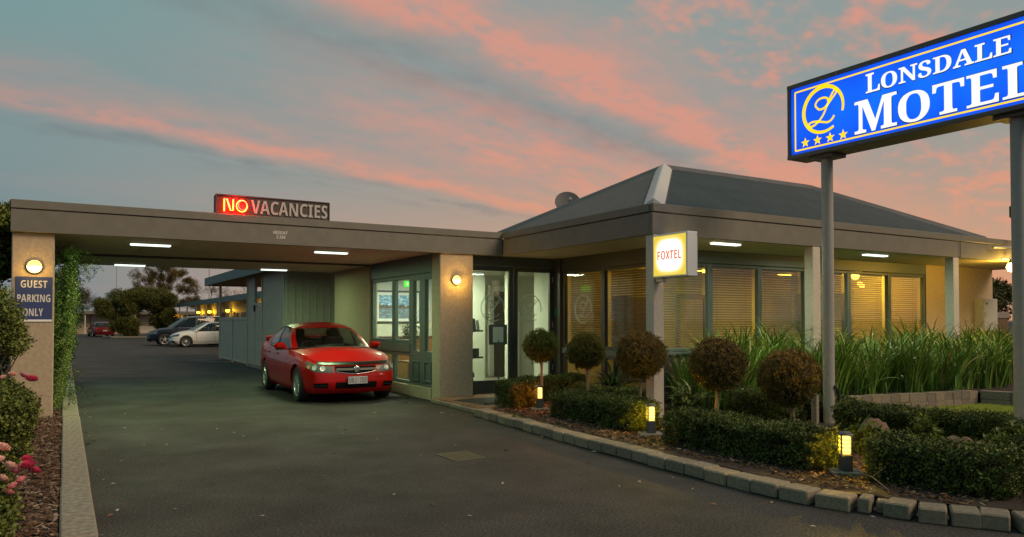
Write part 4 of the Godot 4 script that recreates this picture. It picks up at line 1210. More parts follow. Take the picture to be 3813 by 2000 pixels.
# ---------------------------------------------------------------- plants
func hedge(a: Vector3, b: Vector3, wide: float, high: float, label: String, lit := Color(0.160, 0.195, 0.050), dk := Color(0.068, 0.102, 0.028), rough := 0.03) -> void:
	var d := b - a
	var len := Vector2(d.x, d.z).length()
	var t := thing("box_hedge", label, "hedge", (a + b) * 0.5, atan2(-d.z, d.x), "clipped box hedges in the front garden")
	R.seed = int(absf(a.x * 131 + a.z * 577)) + 3
	var f := FastNoiseLite.new()
	f.seed = R.randi() % 1000; f.frequency = 1.6
	var where := []
	var tints := PackedColorArray()
	var hl := len * 0.5; var hw := wide * 0.5
	var area_ := 2.0 * (len + wide) * high + len * wide
	for i in int(area_ * 900.0):
		var q := R.randf() * area_
		var p: Vector3
		var nn: Vector3
		if q < len * wide * 1.0:
			p = Vector3(rf(-hl, hl), high, rf(-hw, hw)); nn = Vector3.UP
		elif q < len * wide + 2.0 * len * high:
			var s := 1.0 if R.randf() < 0.5 else -1.0
			p = Vector3(rf(-hl, hl), rf(0.02, high), s * hw); nn = Vector3(0, 0, s)
		else:
			var s := 1.0 if R.randf() < 0.5 else -1.0
			p = Vector3(s * hl, rf(0.02, high), rf(-hw, hw)); nn = Vector3(s, 0, 0)
		# round the top edges, then wobble
		var ex: float = max(0.0, absf(p.x) - (hl - 0.07)) + max(0.0, absf(p.z) - (hw - 0.07)) + max(0.0, p.y - (high - 0.07))
		p -= nn * max(0.0, ex - 0.07) * 0.6
		var wob := f.get_noise_3dv(p + a) * 0.085 + rf(-0.05, 0.018)
		if R.randf() < 0.05: wob += rf(0.0, 0.045)
		p += nn * wob
		where.append(turned(p, rf(0.75, 1.25)))
		var g := 0.75 + 0.5 * f.get_noise_3dv(p * 2.0 + b)
		var c := tinted(dk, lit) * g
		if R.randf() < 0.04: c = c.lerp(Color(0.13, 0.10, 0.03), 0.6)
		tints.append(c)
	if not shared.has("box_sprig"): shared["box_sprig"] = sprig(13, 0.026, 0.62, 0.034, 21)
	copies("foliage", shared.box_sprig, leafy("leaf", 0.5, 0.3), where, tints, t)
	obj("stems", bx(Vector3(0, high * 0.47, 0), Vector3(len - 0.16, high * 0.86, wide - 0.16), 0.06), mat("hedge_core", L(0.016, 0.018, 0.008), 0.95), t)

func topiary(base: Vector3, top: Vector3, r: float, label: String, c0: Color, c1: Color) -> void:
	var t := thing("topiary_ball", label, "topiary", base, 0.0, "ball topiaries in the front bed")
	var mid := Vector3((top.x - base.x) * 0.5 + 0.01, (top.y - base.y) * 0.5, (top.z - base.z) * 0.5)
	var c := top - base
	obj("trunk", mb().tube([Vector3(0, -0.05, 0), mid * 0.6 + Vector3(0.006, 0, 0), mid * 1.2, c], [0.03, 0.025, 0.023, 0.03], 9), M.bark_pale, t)
	R.seed = int(base.z * 91.0) + 1000
	var f := FastNoiseLite.new()
	f.seed = R.randi() % 999; f.frequency = 1.5
	var where := []; var tints := PackedColorArray()
	for i in int(r * r * 15500.0):
		var d := rv()
		var rr := r * (0.93 + 0.17 * f.get_noise_3dv(d * 1.7) + 0.06 * f.get_noise_3dv(d * 5.0) + rf(-0.11, 0.035))
		if R.randf() < 0.035: rr += rf(0.0, 0.055) * (1.0 if d.y > -0.5 else 1.6)
		var p: Vector3 = c + Vector3(d.x, d.y * 0.95, d.z) * rr
		where.append(turned(p, rf(0.7, 1.2)))
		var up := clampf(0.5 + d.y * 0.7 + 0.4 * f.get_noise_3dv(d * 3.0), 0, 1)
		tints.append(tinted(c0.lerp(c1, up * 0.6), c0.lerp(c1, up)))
	if not shared.has("fine_sprig"): shared["fine_sprig"] = sprig(12, 0.024, 0.5, 0.03, 33)
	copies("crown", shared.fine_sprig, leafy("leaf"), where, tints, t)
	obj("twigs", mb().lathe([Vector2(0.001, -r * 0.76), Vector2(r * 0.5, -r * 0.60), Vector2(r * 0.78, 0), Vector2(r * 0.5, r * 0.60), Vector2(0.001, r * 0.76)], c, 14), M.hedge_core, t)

# leaves spread through a lumpy ellipsoid; returns places and tints
func clump(where: Array, tints: PackedColorArray, c: Vector3, rad: Vector3, n: int, a: Color, b: Color, s0: float, s1: float, shell := 0.55) -> PackedColorArray:
	for i in n:
		var d := rv()
		var k := pow(R.randf(), shell * 0.5) 
		where.append(turned(c + d * rad * k, rf(s0, s1)))
		tints.append(tinted(a, b))
	return tints

func tree(called: String, label: String, at: Vector3, high: float, trunk: float, lumps: Array, per: int, a: Color, b: Color, leaf: ArrayMesh, s: float, limbs := 7, seed := 1, crown := "crown") -> Node3D:
	# lumps: [centre, radii] of leaf masses relative to the foot
	var t := thing(called, label, "tree" if high > 2.6 else "shrub", at)
	R.seed = seed
	var m := mb()
	var top := Vector3(0, high * 0.35, 0)
	m.tube([Vector3(0, -0.2, 0), Vector3(rf(-0.1, 0.1) * trunk, high * 0.12, 0), top], [trunk * 1.25, trunk, trunk * 0.8], 9)
	for q in lumps:
		var e: Vector3 = q[0]
		var k := top.lerp(e, 0.5) + Vector3(rf(-0.06, 0.06), rf(-0.08, 0.02), rf(-0.06, 0.06)) * high
		m.tube([top * rf(0.6, 1.0), k, e], [trunk * 0.5, trunk * 0.32, trunk * 0.1], 6)
		for i in limbs:
			var d := rv() * Vector3(q[1].x, q[1].y, q[1].z) * 0.85
			m.tube([k.lerp(e, rf(0.3, 1.0)), e + d * 0.5 + rv() * 0.1 * q[1].x, e + d], [trunk * 0.14, trunk * 0.08, trunk * 0.03], 4, false)
	obj("trunk", m, M.bark, t)
	var where := []; var tints := PackedColorArray()
	for q in lumps:
		for sub in 9:
			var d: Vector3 = rv() * q[1] * rf(0.45, 0.85)
			tints = clump(where, tints, q[0] + d, q[1] * rf(0.28, 0.46), per / 9, a * rf(0.8, 1.2), b * rf(0.8, 1.2), s * 0.7, s * 1.3)
	if per > 0: copies(crown, leaf, leafy("leaf"), where, tints, t)
	return t

func bush(called: String, label: String, category: String, at: Vector3, lumps: Array, n: int, a: Color, b: Color, leaf: ArrayMesh, s: float, seed: int) -> Node3D:
	var t := thing(called, label, category, at)
	R.seed = seed
	var m := mb()
	for q in lumps:
		for k in 5:
			var e: Vector3 = q[0] + rv() * q[1] * 0.8
			var foot := Vector3(rf(-0.08, 0.08), -0.05, rf(-0.08, 0.08))
			m.tube([foot, foot.lerp(e, 0.5) + Vector3(0, 0.08, 0), e], [0.014, 0.010, 0.004], 5, false)
	obj("stems", m, M.bark, t)
	var where := []; var tints := PackedColorArray()
	var tot := 0.0
	for q in lumps: tot += q[1].x * q[1].y
	for q in lumps:
		tints = clump(where, tints, q[0], q[1], int(n * q[1].x * q[1].y / tot), a, b, s * 0.7, s * 1.3)
	copies("foliage", leaf, leafy("leaf"), where, tints, t)
	return t

func bollard(at: Vector3, label: String, e: float, turn: float, c := Color(1.0, 0.80, 0.12)) -> void:
	var t := thing("bollard_light", label, "garden light", at, turn, "lit bollards along the hedge")
	t.scale = Vector3(0.74, 0.92, 0.74)
	obj("slab", bb(Vector3(-0.20, -0.03, -0.17), Vector3(0.20, 0.03, 0.17), 0.01), M.concrete, t)
	var sm := mottled("bollard_grey", L(0.075, 0.08, 0.085), 0.5, 0.15, 0.4, 0.02, 81)
	obj("post", bb(Vector3(-0.072, 0.03, -0.072), Vector3(0.072, 0.20, 0.072), 0.008), sm, t)
	for q in [[-1, -1], [1, -1], [-1, 1], [1, 1]]:
		obj("corner", bb(Vector3(q[0] * 0.072 - 0.009 * (q[0] + 1), 0.20, q[1] * 0.072 - 0.009 * (q[1] + 1)), Vector3(q[0] * 0.072 + 0.009 * (1 - q[0]), 0.395, q[1] * 0.072 + 0.009 * (1 - q[1])), 0.003), sm, t)
	obj("diffuser", bb(Vector3(-0.05, 0.205, -0.05), Vector3(0.05, 0.39, 0.05), 0.01), glow("bollard_glow", Color(1.0, 0.82, 0.40), 1.6), t)
	for i in 4:
		obj("louvre", mb().box(Vector3(0, 0.232 + i * 0.04, 0.060), Vector3(0.126, 0.005, 0.02)).box(Vector3(0, 0.232 + i * 0.04, -0.060), Vector3(0.126, 0.005, 0.02)).box(Vector3(0.060, 0.232 + i * 0.04, 0), Vector3(0.02, 0.005, 0.10)).box(Vector3(-0.060, 0.232 + i * 0.04, 0), Vector3(0.02, 0.005, 0.10)), sm, t)
	obj("cap", mb().lathe([Vector2(0.112, 0.395), Vector2(0.112, 0.412), Vector2(0.085, 0.428), Vector2(0.001, 0.438)], Vector3.ZERO, 4, Basis(Vector3.UP, PI / 4)).box(Vector3(0, 0.398, 0), Vector3(0.15, 0.006, 0.15)), sm, t)
	lamp(t, Vector3(0, 0.30, 0), c, e * 1.5, 0.04)

func path_walk(pts: Array, step: float) -> Array:
	var out := []
	var cv := Curve2D.new()
	for p in pts: cv.add_point(Vector2(p[0], p[1]))
	var n := int(round(cv.get_baked_length() / step))
	step = cv.get_baked_length() / n
	for i in n:
		var a := cv.sample_baked((i + 0.0) * step)
		var b := cv.sample_baked((i + 1.0) * step)
		out.append([a, b])
	return out

func wall_block(parent: Node, called: String, a: Vector2, b: Vector2, y0: float, h: float, deep: float, key: String, gap := 0.008, out := 0.006) -> void:
	var d := b - a
	var nrm := Vector2(-d.y, d.x).normalized()
	var c := (a + b) * 0.5 + nrm * (deep * 0.5 + rf(-out, out))
	key += "%.2f" % d.length()
	if not shared.has(key):
		shared[key] = bx(Vector3.ZERO, Vector3(d.length() - gap, h, deep), 0.012).mesh()
	var o := obj(called, shared[key], [M.block, M.block_dark, M.block_warm][R.randi() % 3], parent)
	o.transform = Transform3D(Basis(Vector3.UP, atan2(-d.y, d.x) + rf(-0.025, 0.025)), Vector3(c.x, y0 + h * 0.5 + rf(-0.005, 0.005), c.y))

func garden() -> void:
	R.seed = 31
	# soil
	struct("garden_soil", sheet([[5.9, -10.6], [5.72, -7.9], [5.7, -5.9], [5.65, -4.9], [5.66, -4.2], [5.85, -3.75], [6.12, -3.28], [6.5, -2.75], [14, 1.0], [24, 1.0], [24, -10.1], [9.0, -10.1], [9.0, -12.2], [6.95, -11.5]], 0.09), M.soil, "dark mulched soil of the front garden bed", "garden bed")
	# entrance paving
	var pv := struct("entry_paving", sheet([[5.98, -13.02], [6.86, -13.02], [6.86, -13.22], [8.95, -13.22], [8.95, -12.2], [6.95, -11.5], [5.9, -10.6]], 0.055), M.concrete, "terracotta brick paving in front of the glass doors", "paving")
	var br := [bx(Vector3.ZERO, Vector3(0.224, 0.05, 0.109), 0.006).mesh()]
	var edge := PackedVector2Array([Vector2(6.03, -13.0), Vector2(6.86, -13.0), Vector2(6.86, -13.2), Vector2(8.93, -13.2), Vector2(8.93, -12.22), Vector2(6.95, -11.53), Vector2(5.97, -10.72)])
	var row := 0
	var z := -13.15
	while z < -10.6:
		var x := 5.95 + (0.115 if row % 2 else 0.0)
		while x < 9.0:
			if Geometry2D.is_point_in_polygon(Vector2(x, z), edge):
				var o := obj("paver", br[0], [M.paver, M.paver_pale][R.randi() % 2], pv)
				o.position = Vector3(x, 0.062 + rf(-0.003, 0.003), z)
				o.rotation.y = rf(-0.01, 0.01)
			x += 0.23
		z += 0.115
		row += 1
	var mt := thing("door_mat", "black rubber door mat on the entrance paving", "door mat", Vector3(6.82, 0.09, -11.95), deg_to_rad(8))
	obj("mat", bb(Vector3(-0.62, 0, -0.42), Vector3(0.62, 0.018, 0.42), 0.006), M.rubber, mt)
	obj("edging", bb(Vector3(-0.66, 0, -0.46), Vector3(0.66, 0.008, 0.46), 0.003), M.charcoal, mt)
	# kerb of concrete blocks
	var k := Node3D.new()
	k.name = "garden_kerb"; add_child(k, true)
	tag(k, "curved kerb of concrete blocks edging the front garden", "kerb", "", "structure")
	for s in path_walk([[6.06, -13.0], [5.93, -10.75]], 0.45):
		wall_block(k, "edge_stone", s[0], s[1], 0.0, 0.075, 0.10, "edge_stone")
	for s in path_walk([[5.93, -10.74], [5.80, -9.2], [5.66, -7.6], [5.57, -5.9], [5.53, -4.9], [5.54, -4.40], [5.58, -4.1], [5.665, -3.90]], 0.285):
		wall_block(k, "kerb_block", s[0], s[1], 0.0, 0.122, 0.22, "kerb_block", 0.009, 0.008)
	wall_block(k, "kerb_block", Vector2(5.675, -3.875), Vector2(5.715, -3.785), 0.0, 0.125, 0.2, "kerb_small", 0.004)
	wall_block(k, "kerb_block", Vector2(5.722, -3.775), Vector2(5.765, -3.70), 0.0, 0.10, 0.14, "kerb_small2", 0.004)
	for s in path_walk([[5.775, -3.69], [5.84, -3.48], [5.94, -3.31], [6.06, -3.14], [6.16, -2.95], [6.6, -2.5], [8.5, -1.4]], 0.205):
		wall_block(k, "kerb_block", s[0], s[1], 0.0, 0.122, 0.24, "kerb_block2", 0.010, 0.006)
	struct("footpath", sheet([[6.2, -2.82], [9.6, -0.9], [9.6, 4], [6.05, 4]], 0.004), mottled("path_pink", L(0.20, 0.155, 0.12), 0.9, 0.3, 1.0, 0.03, 83, 0.5), "pale concrete footpath at the right edge", "footpath")
	var sl := thing("corner_slab", "flat pinkish paving slab at the corner of the garden kerb", "paving slab", Vector3(6.75, 0.10, -2.86), 0.5)
	obj("slab", bb(Vector3(-0.35, 0, -0.2), Vector3(0.35, 0.045, 0.2), 0.008), M.path_pink, sl)
	# hedges
	hedge(Vector3(6.60, 0.09, -11.25), Vector3(6.60, 0.09, -10.62), 0.5, 0.42, "small dark clipped hedge beside the door mat")
	hedge(Vector3(6.98, 0.09, -11.45), Vector3(8.55, 0.09, -11.75), 0.38, 0.42, "low hedge running behind the first ball topiary")
	hedge(Vector3(6.62, 0.09, -9.52), Vector3(6.60, 0.09, -7.62), 0.50, 0.37, "clipped hedge along the kerb between the first and second lit bollards")
	hedge(Vector3(7.5, 0.09, -10.45), Vector3(7.85, 0.09, -8.9), 0.36, 0.36, "low hedge under the second and third ball topiaries")
	hedge(Vector3(6.40, 0.09, -6.80), Vector3(6.42, 0.09, -4.74), 0.50, 0.37, "clipped hedge along the kerb between the second and third lit bollards")
	hedge(Vector3(6.44, 0.09, -4.30), Vector3(6.80, 0.09, -3.22), 0.50, 0.38, "big clipped hedge in the front right corner beside the third bollard")
	hedge(Vector3(7.25, 0.09, -3.35), Vector3(8.3, 0.09, -2.9), 0.44, 0.42, "hedge end at the far right edge behind the front corner hedge")
	hedge(Vector3(8.75, 0.09, -8.1), Vector3(8.95, 0.09, -7.1), 0.42, 0.42, "small hedge behind the fourth and fifth ball topiaries")
	hedge(Vector3(8.98, 0.09, -6.45), Vector3(9.60, 0.09, -4.15), 0.46, 0.33, "long hedge behind the rocks, right of the tall sign pole")
	hedge(Vector3(9.1, 0.09, -7.6), Vector3(9.9, 0.09, -6.9), 0.5, 0.34, "long hedge under the strappy plants behind the sign pole")
	# balls on stems
	var gr0 := Color(0.10, 0.115, 0.020); var gr1 := Color(0.20, 0.20, 0.032)
	var br0 := Color(0.085, 0.074, 0.020); var br1 := Color(0.21, 0.125, 0.038)
	topiary(Vector3(7.20, 0.09, -11.07), Vector3(7.20, 1.10, -11.09), 0.315, "green ball topiary in front of the glass doors, first from the left", gr0, gr1)
	topiary(Vector3(7.20, 0.09, -9.72), Vector3(7.19, 1.065, -9.74), 0.31, "olive brown ball topiary, second from the left", gr0.lerp(br0, 0.6), gr1.lerp(br1, 0.55))
	topiary(Vector3(7.14, 0.09, -8.43), Vector3(7.20, 1.05, -8.40), 0.365, "reddish ball topiary in front of the corner eave post", br0, br1)
	topiary(Vector3(7.17, 0.09, -6.95), Vector3(7.21, 0.985, -6.94), 0.37, "brown ball topiary right of the corner eave post, fourth from the left", br0, br1)
	topiary(Vector3(7.23, 0.09, -5.78), Vector3(7.17, 0.89, -5.80), 0.35, "brown ball topiary nearest the tall sign pole", br0, br1.lerp(Color(0.24, 0.14, 0.03), 0.5))
	# bollards
	bollard(Vector3(6.70, 0.09, -10.36), "small lit bollard with amber glow below the first ball topiary", 0.30, -0.35, Color(1.0, 0.50, 0.06))
	bollard(Vector3(6.44, 0.09, -7.34), "lit bollard with yellow glow in front of the corner eave post", 0.34, -0.48)
	bollard(Vector3(6.42, 0.09, -4.55), "nearest lit bollard, glowing between the two front hedges", 0.45, -0.70)
	# strappy leaves
	var blade := mb(); blade.colored = true
	var rows := []
	for i in 7:
		var s := i / 6.0
		var w := 0.011 * (1.0 - pow(s, 3.0)) + 0.0008
		rows.append(PackedVector3Array([Vector3(-w, s - 0.28 * s * s * s, 0.52 * s * s * s), Vector3(w, s - 0.28 * s * s * s, 0.52 * s * s * s)]))
	blade.grid(rows)
	var bm := blade.mesh()
	var bed := PackedVector2Array([Vector2(8.75, -9.2), Vector2(9.3, -9.95), Vector2(19.6, -9.8), Vector2(17.2, -7.5), Vector2(13.6, -7.25), Vector2(10.6, -7.7), Vector2(9.5, -8.1)])
	var where := []; var tints := PackedColorArray()
	R.seed = 71
	var tufts := []
	while tufts.size() < 360:
		var p := Vector2(rf(8.7, 19.6), rf(-9.95, -7.1))
		if Geometry2D.is_point_in_polygon(p, bed): tufts.append(p)
	var gust := FastNoiseLite.new()
	gust.seed = 5; gust.frequency = 0.55
	for p in tufts:
		var hgt := rf(1.35, 1.80) if p.x < 9.9 else rf(1.12, 1.62)
		hgt *= 0.96 + 0.30 * gust.get_noise_2d(p.x, p.y) + (rf(-0.2, 0.12) if R.randf() < 0.4 else 0.0)
		var sway := Basis(Vector3.BACK, -0.10 - 0.16 * gust.get_noise_2d(p.x + 30.0, p.y))
		for i in 26:
			var a := rf(0, TAU)
			var l := hgt * rf(0.55, 1.15)
			var b := sway * Basis(Vector3.UP, a) * Basis(Vector3.RIGHT, absf(R.randfn(0.06, 0.17)) + (0.5 if R.randf() < 0.04 else 0.0)) * Basis(Vector3.UP, rf(-0.6, 0.6))
			where.append(Transform3D(b.scaled_local(Vector3(rf(0.8, 1.25), l, l * rf(0.3, 0.9))), Vector3(p.x + rf(-0.07, 0.07), 0.1 if p.x < 9.9 else 0.3, p.y + rf(-0.07, 0.07))))
			var c := tinted(Color(0.075, 0.155, 0.028), Color(0.20, 0.30, 0.05))
			c *= 1.0 + 0.5 * gust.get_noise_2d(p.x * 1.7, p.y * 1.7 + 9.0)
			if R.randf() < 0.08: c = Color(0.26, 0.21, 0.08)
			tints.append(c)
	tag(copies("strappy_plants", bm, leafy("blade", 0.4, 0.4), where, tints, self), "dense bed of tall strappy green plants below the lounge windows", "strappy plants", "", "stuff")
	where = []; tints = PackedColorArray()
	for i in 190:
		var p: Vector2 = tufts[R.randi() % tufts.size()]
		where.append(turned(Vector3(p.x + rf(-0.3, 0.3), rf(0.55, 1.2), p.y + rf(-0.2, 0.35)), rf(0.7, 1.2)))
		tints.append(Color(0.75, 0.75, 0.70))
	tag(copies("white_flowers", sprig(6, 0.028, 0.8, 0.012, 5), leafy("petal", 0.6, 0.3), where, tints, self), "small white flowers dotted over the strappy plants", "flowers", "", "stuff")
	# broad strappy clump in front, lower and paler, and the dark palm-like plant by the side window
	for q in [[Vector3(8.72, 0.09, -9.0), "pale strappy clump beside the corner eave post", 46, 0.75, Color(0.07, 0.10, 0.03), Color(0.16, 0.17, 0.07)], [Vector3(8.55, 0.09, -10.75), "dark green fan-leaved plant between the second and third topiaries", 60, 1.0, Color(0.02, 0.045, 0.012), Color(0.045, 0.08, 0.018)]]:
		var t := thing("strappy_clump", q[1], "plant", q[0])
		where = []; tints = PackedColorArray()
		for i in q[2]:
			var l: float = q[3] * rf(0.6, 1.1)
			where.append(Transform3D((Basis(Vector3.UP, rf(0, TAU)) * Basis(Vector3.RIGHT, rf(0.05, 0.75))).scaled_local(Vector3(2.4, l, l)), Vector3(rf(-0.06, 0.06), 0, rf(-0.06, 0.06))))
			tints.append(tinted(q[4], q[5]))
		copies("leaves", bm, leafy("blade"), where, tints, t)
		obj("crown_base", mb().lathe([Vector2(0.001, 0.12), Vector2(0.06, 0.08), Vector2(0.07, 0.0)], Vector3.ZERO, 9), M.bark, t)
	# retaining wall
	var w := thing("retaining_wall", "low retaining wall of two courses of concrete blocks behind the lawn", "wall")
	for c in 2:
		var off := 0.1 * c
		for s in path_walk([[9.95 + off, -7.52 + off * 0.15], [13.45, -6.98]], 0.2):
			wall_block(w, "block", s[0], s[1], 0.08 + c * 0.137, 0.132, -0.18, "wall_block", 0.006, 0.004)
		for s in path_walk([[13.46, -6.95], [13.65, -6.3], [13.95, -5.3]], 0.4):
			wall_block(w, "block", s[0], s[1], 0.08 + c * 0.137, 0.132, -0.18, "wall_block_long", 0.008, 0.004)
	struct("raised_soil", sheet([[9.9, -7.62], [13.5, -7.08], [13.75, -6.3], [14.05, -5.2], [24, -5], [24, -10.12], [9.6, -10.12]], 0.31), M.soil, "raised soil behind the block retaining wall", "garden bed")
	struct("lawn_ground", sheet([[9.8, -7.45], [13.45, -6.95], [13.9, -5.4], [11.8, -4.2], [10.0, -4.0], [9.5, -6.2]], 0.10), M.lawn_base, "small mown lawn in front of the block wall", "lawn")
	where = []; tints = PackedColorArray()
	var lawn := PackedVector2Array([Vector2(10.0, -7.3), Vector2(13.4, -6.9), Vector2(13.7, -5.6), Vector2(11.8, -4.4), Vector2(10.2, -4.3), Vector2(9.8, -6.2)])
	while where.size() < 11000:
		var p := Vector2(rf(9.8, 13.9), rf(-7.4, -4.2))
		if Geometry2D.is_point_in_polygon(p, lawn):
			where.append(Transform3D(Basis(Vector3.UP, rf(0, TAU)).scaled(Vector3.ONE * rf(0.8, 1.3)), Vector3(p.x, 0.1, p.y)))
			tints.append(tinted(Color(0.30, 0.36, 0.06), Color(0.46, 0.48, 0.10)))
	var tuft := mb(); tuft.colored = true
	for i in 7:
		var p := Vector3(cos(i * 2.4) * 0.016, 0, sin(i * 2.4) * 0.016)
		var dd := Vector3(cos(i * 1.9) * 0.018, 0.05, sin(i * 1.9) * 0.018)
		tuft.tri(p + Vector3(-0.003, 0, 0), p + dd, p + Vector3(0.003, 0, 0))
	tag(copies("lawn_grass", tuft.mesh(), leafy("blade"), where, tints, self), "short mown grass of the small lawn", "grass", "", "stuff")
	# rocks
	for i in 2:
		var t := thing("garden_rock", ["rounded reddish rock right of the nearest bollard", "long flat reddish rock near the right sign pole"][i], "rock", [Vector3(7.85, 0.10, -5.20), Vector3(8.0, 0.06, -4.28)][i], [0.4, 1.0][i])
		var rr: Vector3 = [Vector3(0.27, 0.33, 0.22), Vector3(0.46, 0.27, 0.28)][i]
		var f := FastNoiseLite.new(); f.seed = 8 + i; f.frequency = 1.1
		var g := []
		for a in 13:
			var ring := PackedVector3Array()
			for b in 21:
				var d := Vector3(cos(-TAU * b / 20.0) * sin(PI * a / 12.0), cos(PI * a / 12.0), sin(-TAU * b / 20.0) * sin(PI * a / 12.0))
				ring.append(d * rr * (1.0 + 0.32 * f.get_noise_3dv(d * 1.3)))
			g.append(ring)
		obj("boulder", mb().grid(g, false, true), M.rock, t)
	var sp := thing("timber_stake", "short weathered timber post left of the tall sign pole", "post", Vector3(8.41, 0.03, -6.40), 0.2)
	obj("stake", bx(Vector3(0, 0.27, 0), Vector3(0.075, 0.56, 0.075), 0.006), mottled("grey_timber", L(0.30, 0.27, 0.22), 0.9, 0.35, 0.4, 0.03, 91), sp)
	obj("cap", bx(Vector3(0, 0.553, 0), Vector3(0.079, 0.008, 0.079), 0.002), M.bark, sp)
	# loose stone edging between the hedge rows
	for i in 3:
		var e := thing("stone_slab", ["flat pale stone edging behind the fourth topiary", "flat pale stone edging left of the fifth topiary trunk", "flat pale stone edging right of the fifth topiary trunk"][i], "stone", [Vector3(8.45, 0.11, -7.5), Vector3(8.55, 0.11, -7.0), Vector3(8.62, 0.11, -6.5)][i], 1.3)
		obj("slab", bx(Vector3.ZERO, Vector3(0.5, 0.06, 0.18), 0.015), M.block_warm, e)
	# little weeds and seedlings
	var sm := sprig(9, 0.07, 0.5, 0.03, 44)
	bush("weed_tuft", "bright green weeds growing against the kerb near the door mat", "weed", Vector3(5.78, 0.02, -9.6), [[Vector3(0, 0.05, 0), Vector3(0.06, 0.06, 0.3)]], 26, Color(0.08, 0.11, 0.02), Color(0.14, 0.16, 0.03), sm, 0.7, 5)
	bush("weed_tuft", "small weed clump lower along the kerb", "weed", Vector3(5.68, 0.02, -8.4), [[Vector3(0, 0.04, 0), Vector3(0.05, 0.05, 0.25)]], 20, Color(0.08, 0.11, 0.02), Color(0.14, 0.16, 0.03), sm, 0.6, 6)
	var sd := [Vector3(7.55, 0.09, -5.1), Vector3(8.3, 0.09, -4.9), Vector3(8.9, 0.09, -4.3), Vector3(7.9, 0.09, -3.9), Vector3(8.15, 0.09, -8.6)]
	for i in 5:
		bush("leafy_seedling", ["leafy green plant left of the rounded rock", "leafy plant between the two rocks", "leafy plant behind the long flat rock", "leafy plant between the flat rock and the corner hedge", "leafy plant at the foot of the corner eave post"][i], "plant", sd[i], [[Vector3(0, 0.2, 0), Vector3(0.16, 0.18, 0.16)]], 45, Color(0.05, 0.085, 0.02), Color(0.11, 0.14, 0.03), sm, 1.0, 60 + i)
	var tw := thing("dead_twig", "pale forked dead twig lying on the kerb below the nearest bollard", "twig", Vector3(5.95, 0.12, -4.0))
	obj("stem", mb().tube([Vector3(0.2, 0.05, -0.2), Vector3(0.05, 0.08, 0), Vector3(-0.1, 0.03, 0.25)], [0.004, 0.006, 0.004], 5), M.bark_pale, tw)
	obj("fork", mb().tube([Vector3(0.05, 0.08, 0), Vector3(0.10, 0.18, 0.1)], [0.004, 0.002], 5), M.bark_pale, tw)
	# plants at the far right beside the building
	var rb := sprig(12, 0.05, 0.55, 0.06, 51)
	bush("round_shrub", "round clipped green shrub below the meter box at the far right", "shrub", Vector3(18.4, 0.3, -9.15), [[Vector3(0, 0.62, 0), Vector3(0.40, 0.36, 0.40)]], 420, Color(0.035, 0.06, 0.015), Color(0.075, 0.10, 0.02), rb, 0.8, 81)
	bush("brown_shrub", "dry brown shrub under the round green one at the far right", "shrub", Vector3(17.6, 0.3, -8.1), [[Vector3(0, 0.25, 0), Vector3(0.45, 0.28, 0.35)]], 350, Color(0.10, 0.06, 0.02), Color(0.17, 0.10, 0.03), rb, 0.8, 82)
	# mulch chips along the front of the bed
	chips("garden_mulch", "brown bark mulch scattered over the front garden bed", PackedVector2Array([Vector2(6.1, -10.9), Vector2(5.82, -7.9), Vector2(5.74, -4.2), Vector2(6.2, -3.2), Vector2(7.4, -3.4), Vector2(9.0, -5.0), Vector2(9.0, -10.0), Vector2(7.5, -11.2)]), 0.095, 6500, 17)

func chips(called: String, label: String, poly: PackedVector2Array, y: float, n: int, seed: int) -> void:
	R.seed = seed
	var lo := Vector2(1e9, 1e9); var hi := -lo
	for p in poly: lo = lo.min(p); hi = hi.max(p)
	var where := []; var tints := PackedColorArray()
	while where.size() < n:
		var p := Vector2(rf(lo.x, hi.x), rf(lo.y, hi.y))
		if not Geometry2D.is_point_in_polygon(p, poly): continue
		where.append(Transform3D((Basis(Vector3.UP, rf(0, TAU)) * Basis(Vector3.RIGHT, rf(-0.5, 0.5)) * Basis(Vector3.BACK, rf(-0.5, 0.5))).scaled(Vector3(rf(0.5, 1.5), 1, rf(0.6, 1.3))), Vector3(p.x, y + rf(0, 0.012), p.y)))
		var c := tinted(Color(0.05, 0.03, 0.02), Color(0.14, 0.085, 0.055))
		if R.randf() < 0.10: c = Color(0.26, 0.20, 0.15)
		tints.append(c)
	var m := mb(); m.colored = true
	m.box(Vector3.ZERO, Vector3(0.05, 0.007, 0.017))
	tag(copies(called, m.mesh(), leafy("chip", 0.9, 0.0), where, tints, self), label, "mulch", "", "stuff")

func rose_bloom(parent: Node, at: Vector3, r: float, m: Material) -> void:
	# cupped petals in three whorls
	var g := mb()
	for w in 3:
		for i in 5:
			var a := TAU * i / 5.0 + w * 0.6 + rf(-0.2, 0.2)
			var rr: float = r * [0.45, 0.75, 1.0][w]
			var rows := []
			for j in 4:
				var ring := PackedVector3Array()
				for k in 5:
					var aa := a + (k / 4.0 - 0.5) * 1.5
					var s := j / 3.0
					var out: float = rr * (0.25 + 0.75 * sin(s * PI * 0.5)) * (1.0 + 0.12 * absf(k - 2))
					ring.append(Vector3(cos(aa) * out, r * (s * [1.0, 0.85, 0.55][w] + 0.08 * sin(k * 1.7)), sin(aa) * out))
				rows.append(ring)
			g.grid(rows)
	var o := obj("bloom", g, m, parent)
	o.transform = Transform3D(Basis(Vector3(rf(-1, 1), 0, rf(-1, 1)).normalized(), rf(0.1, 0.7)), at)

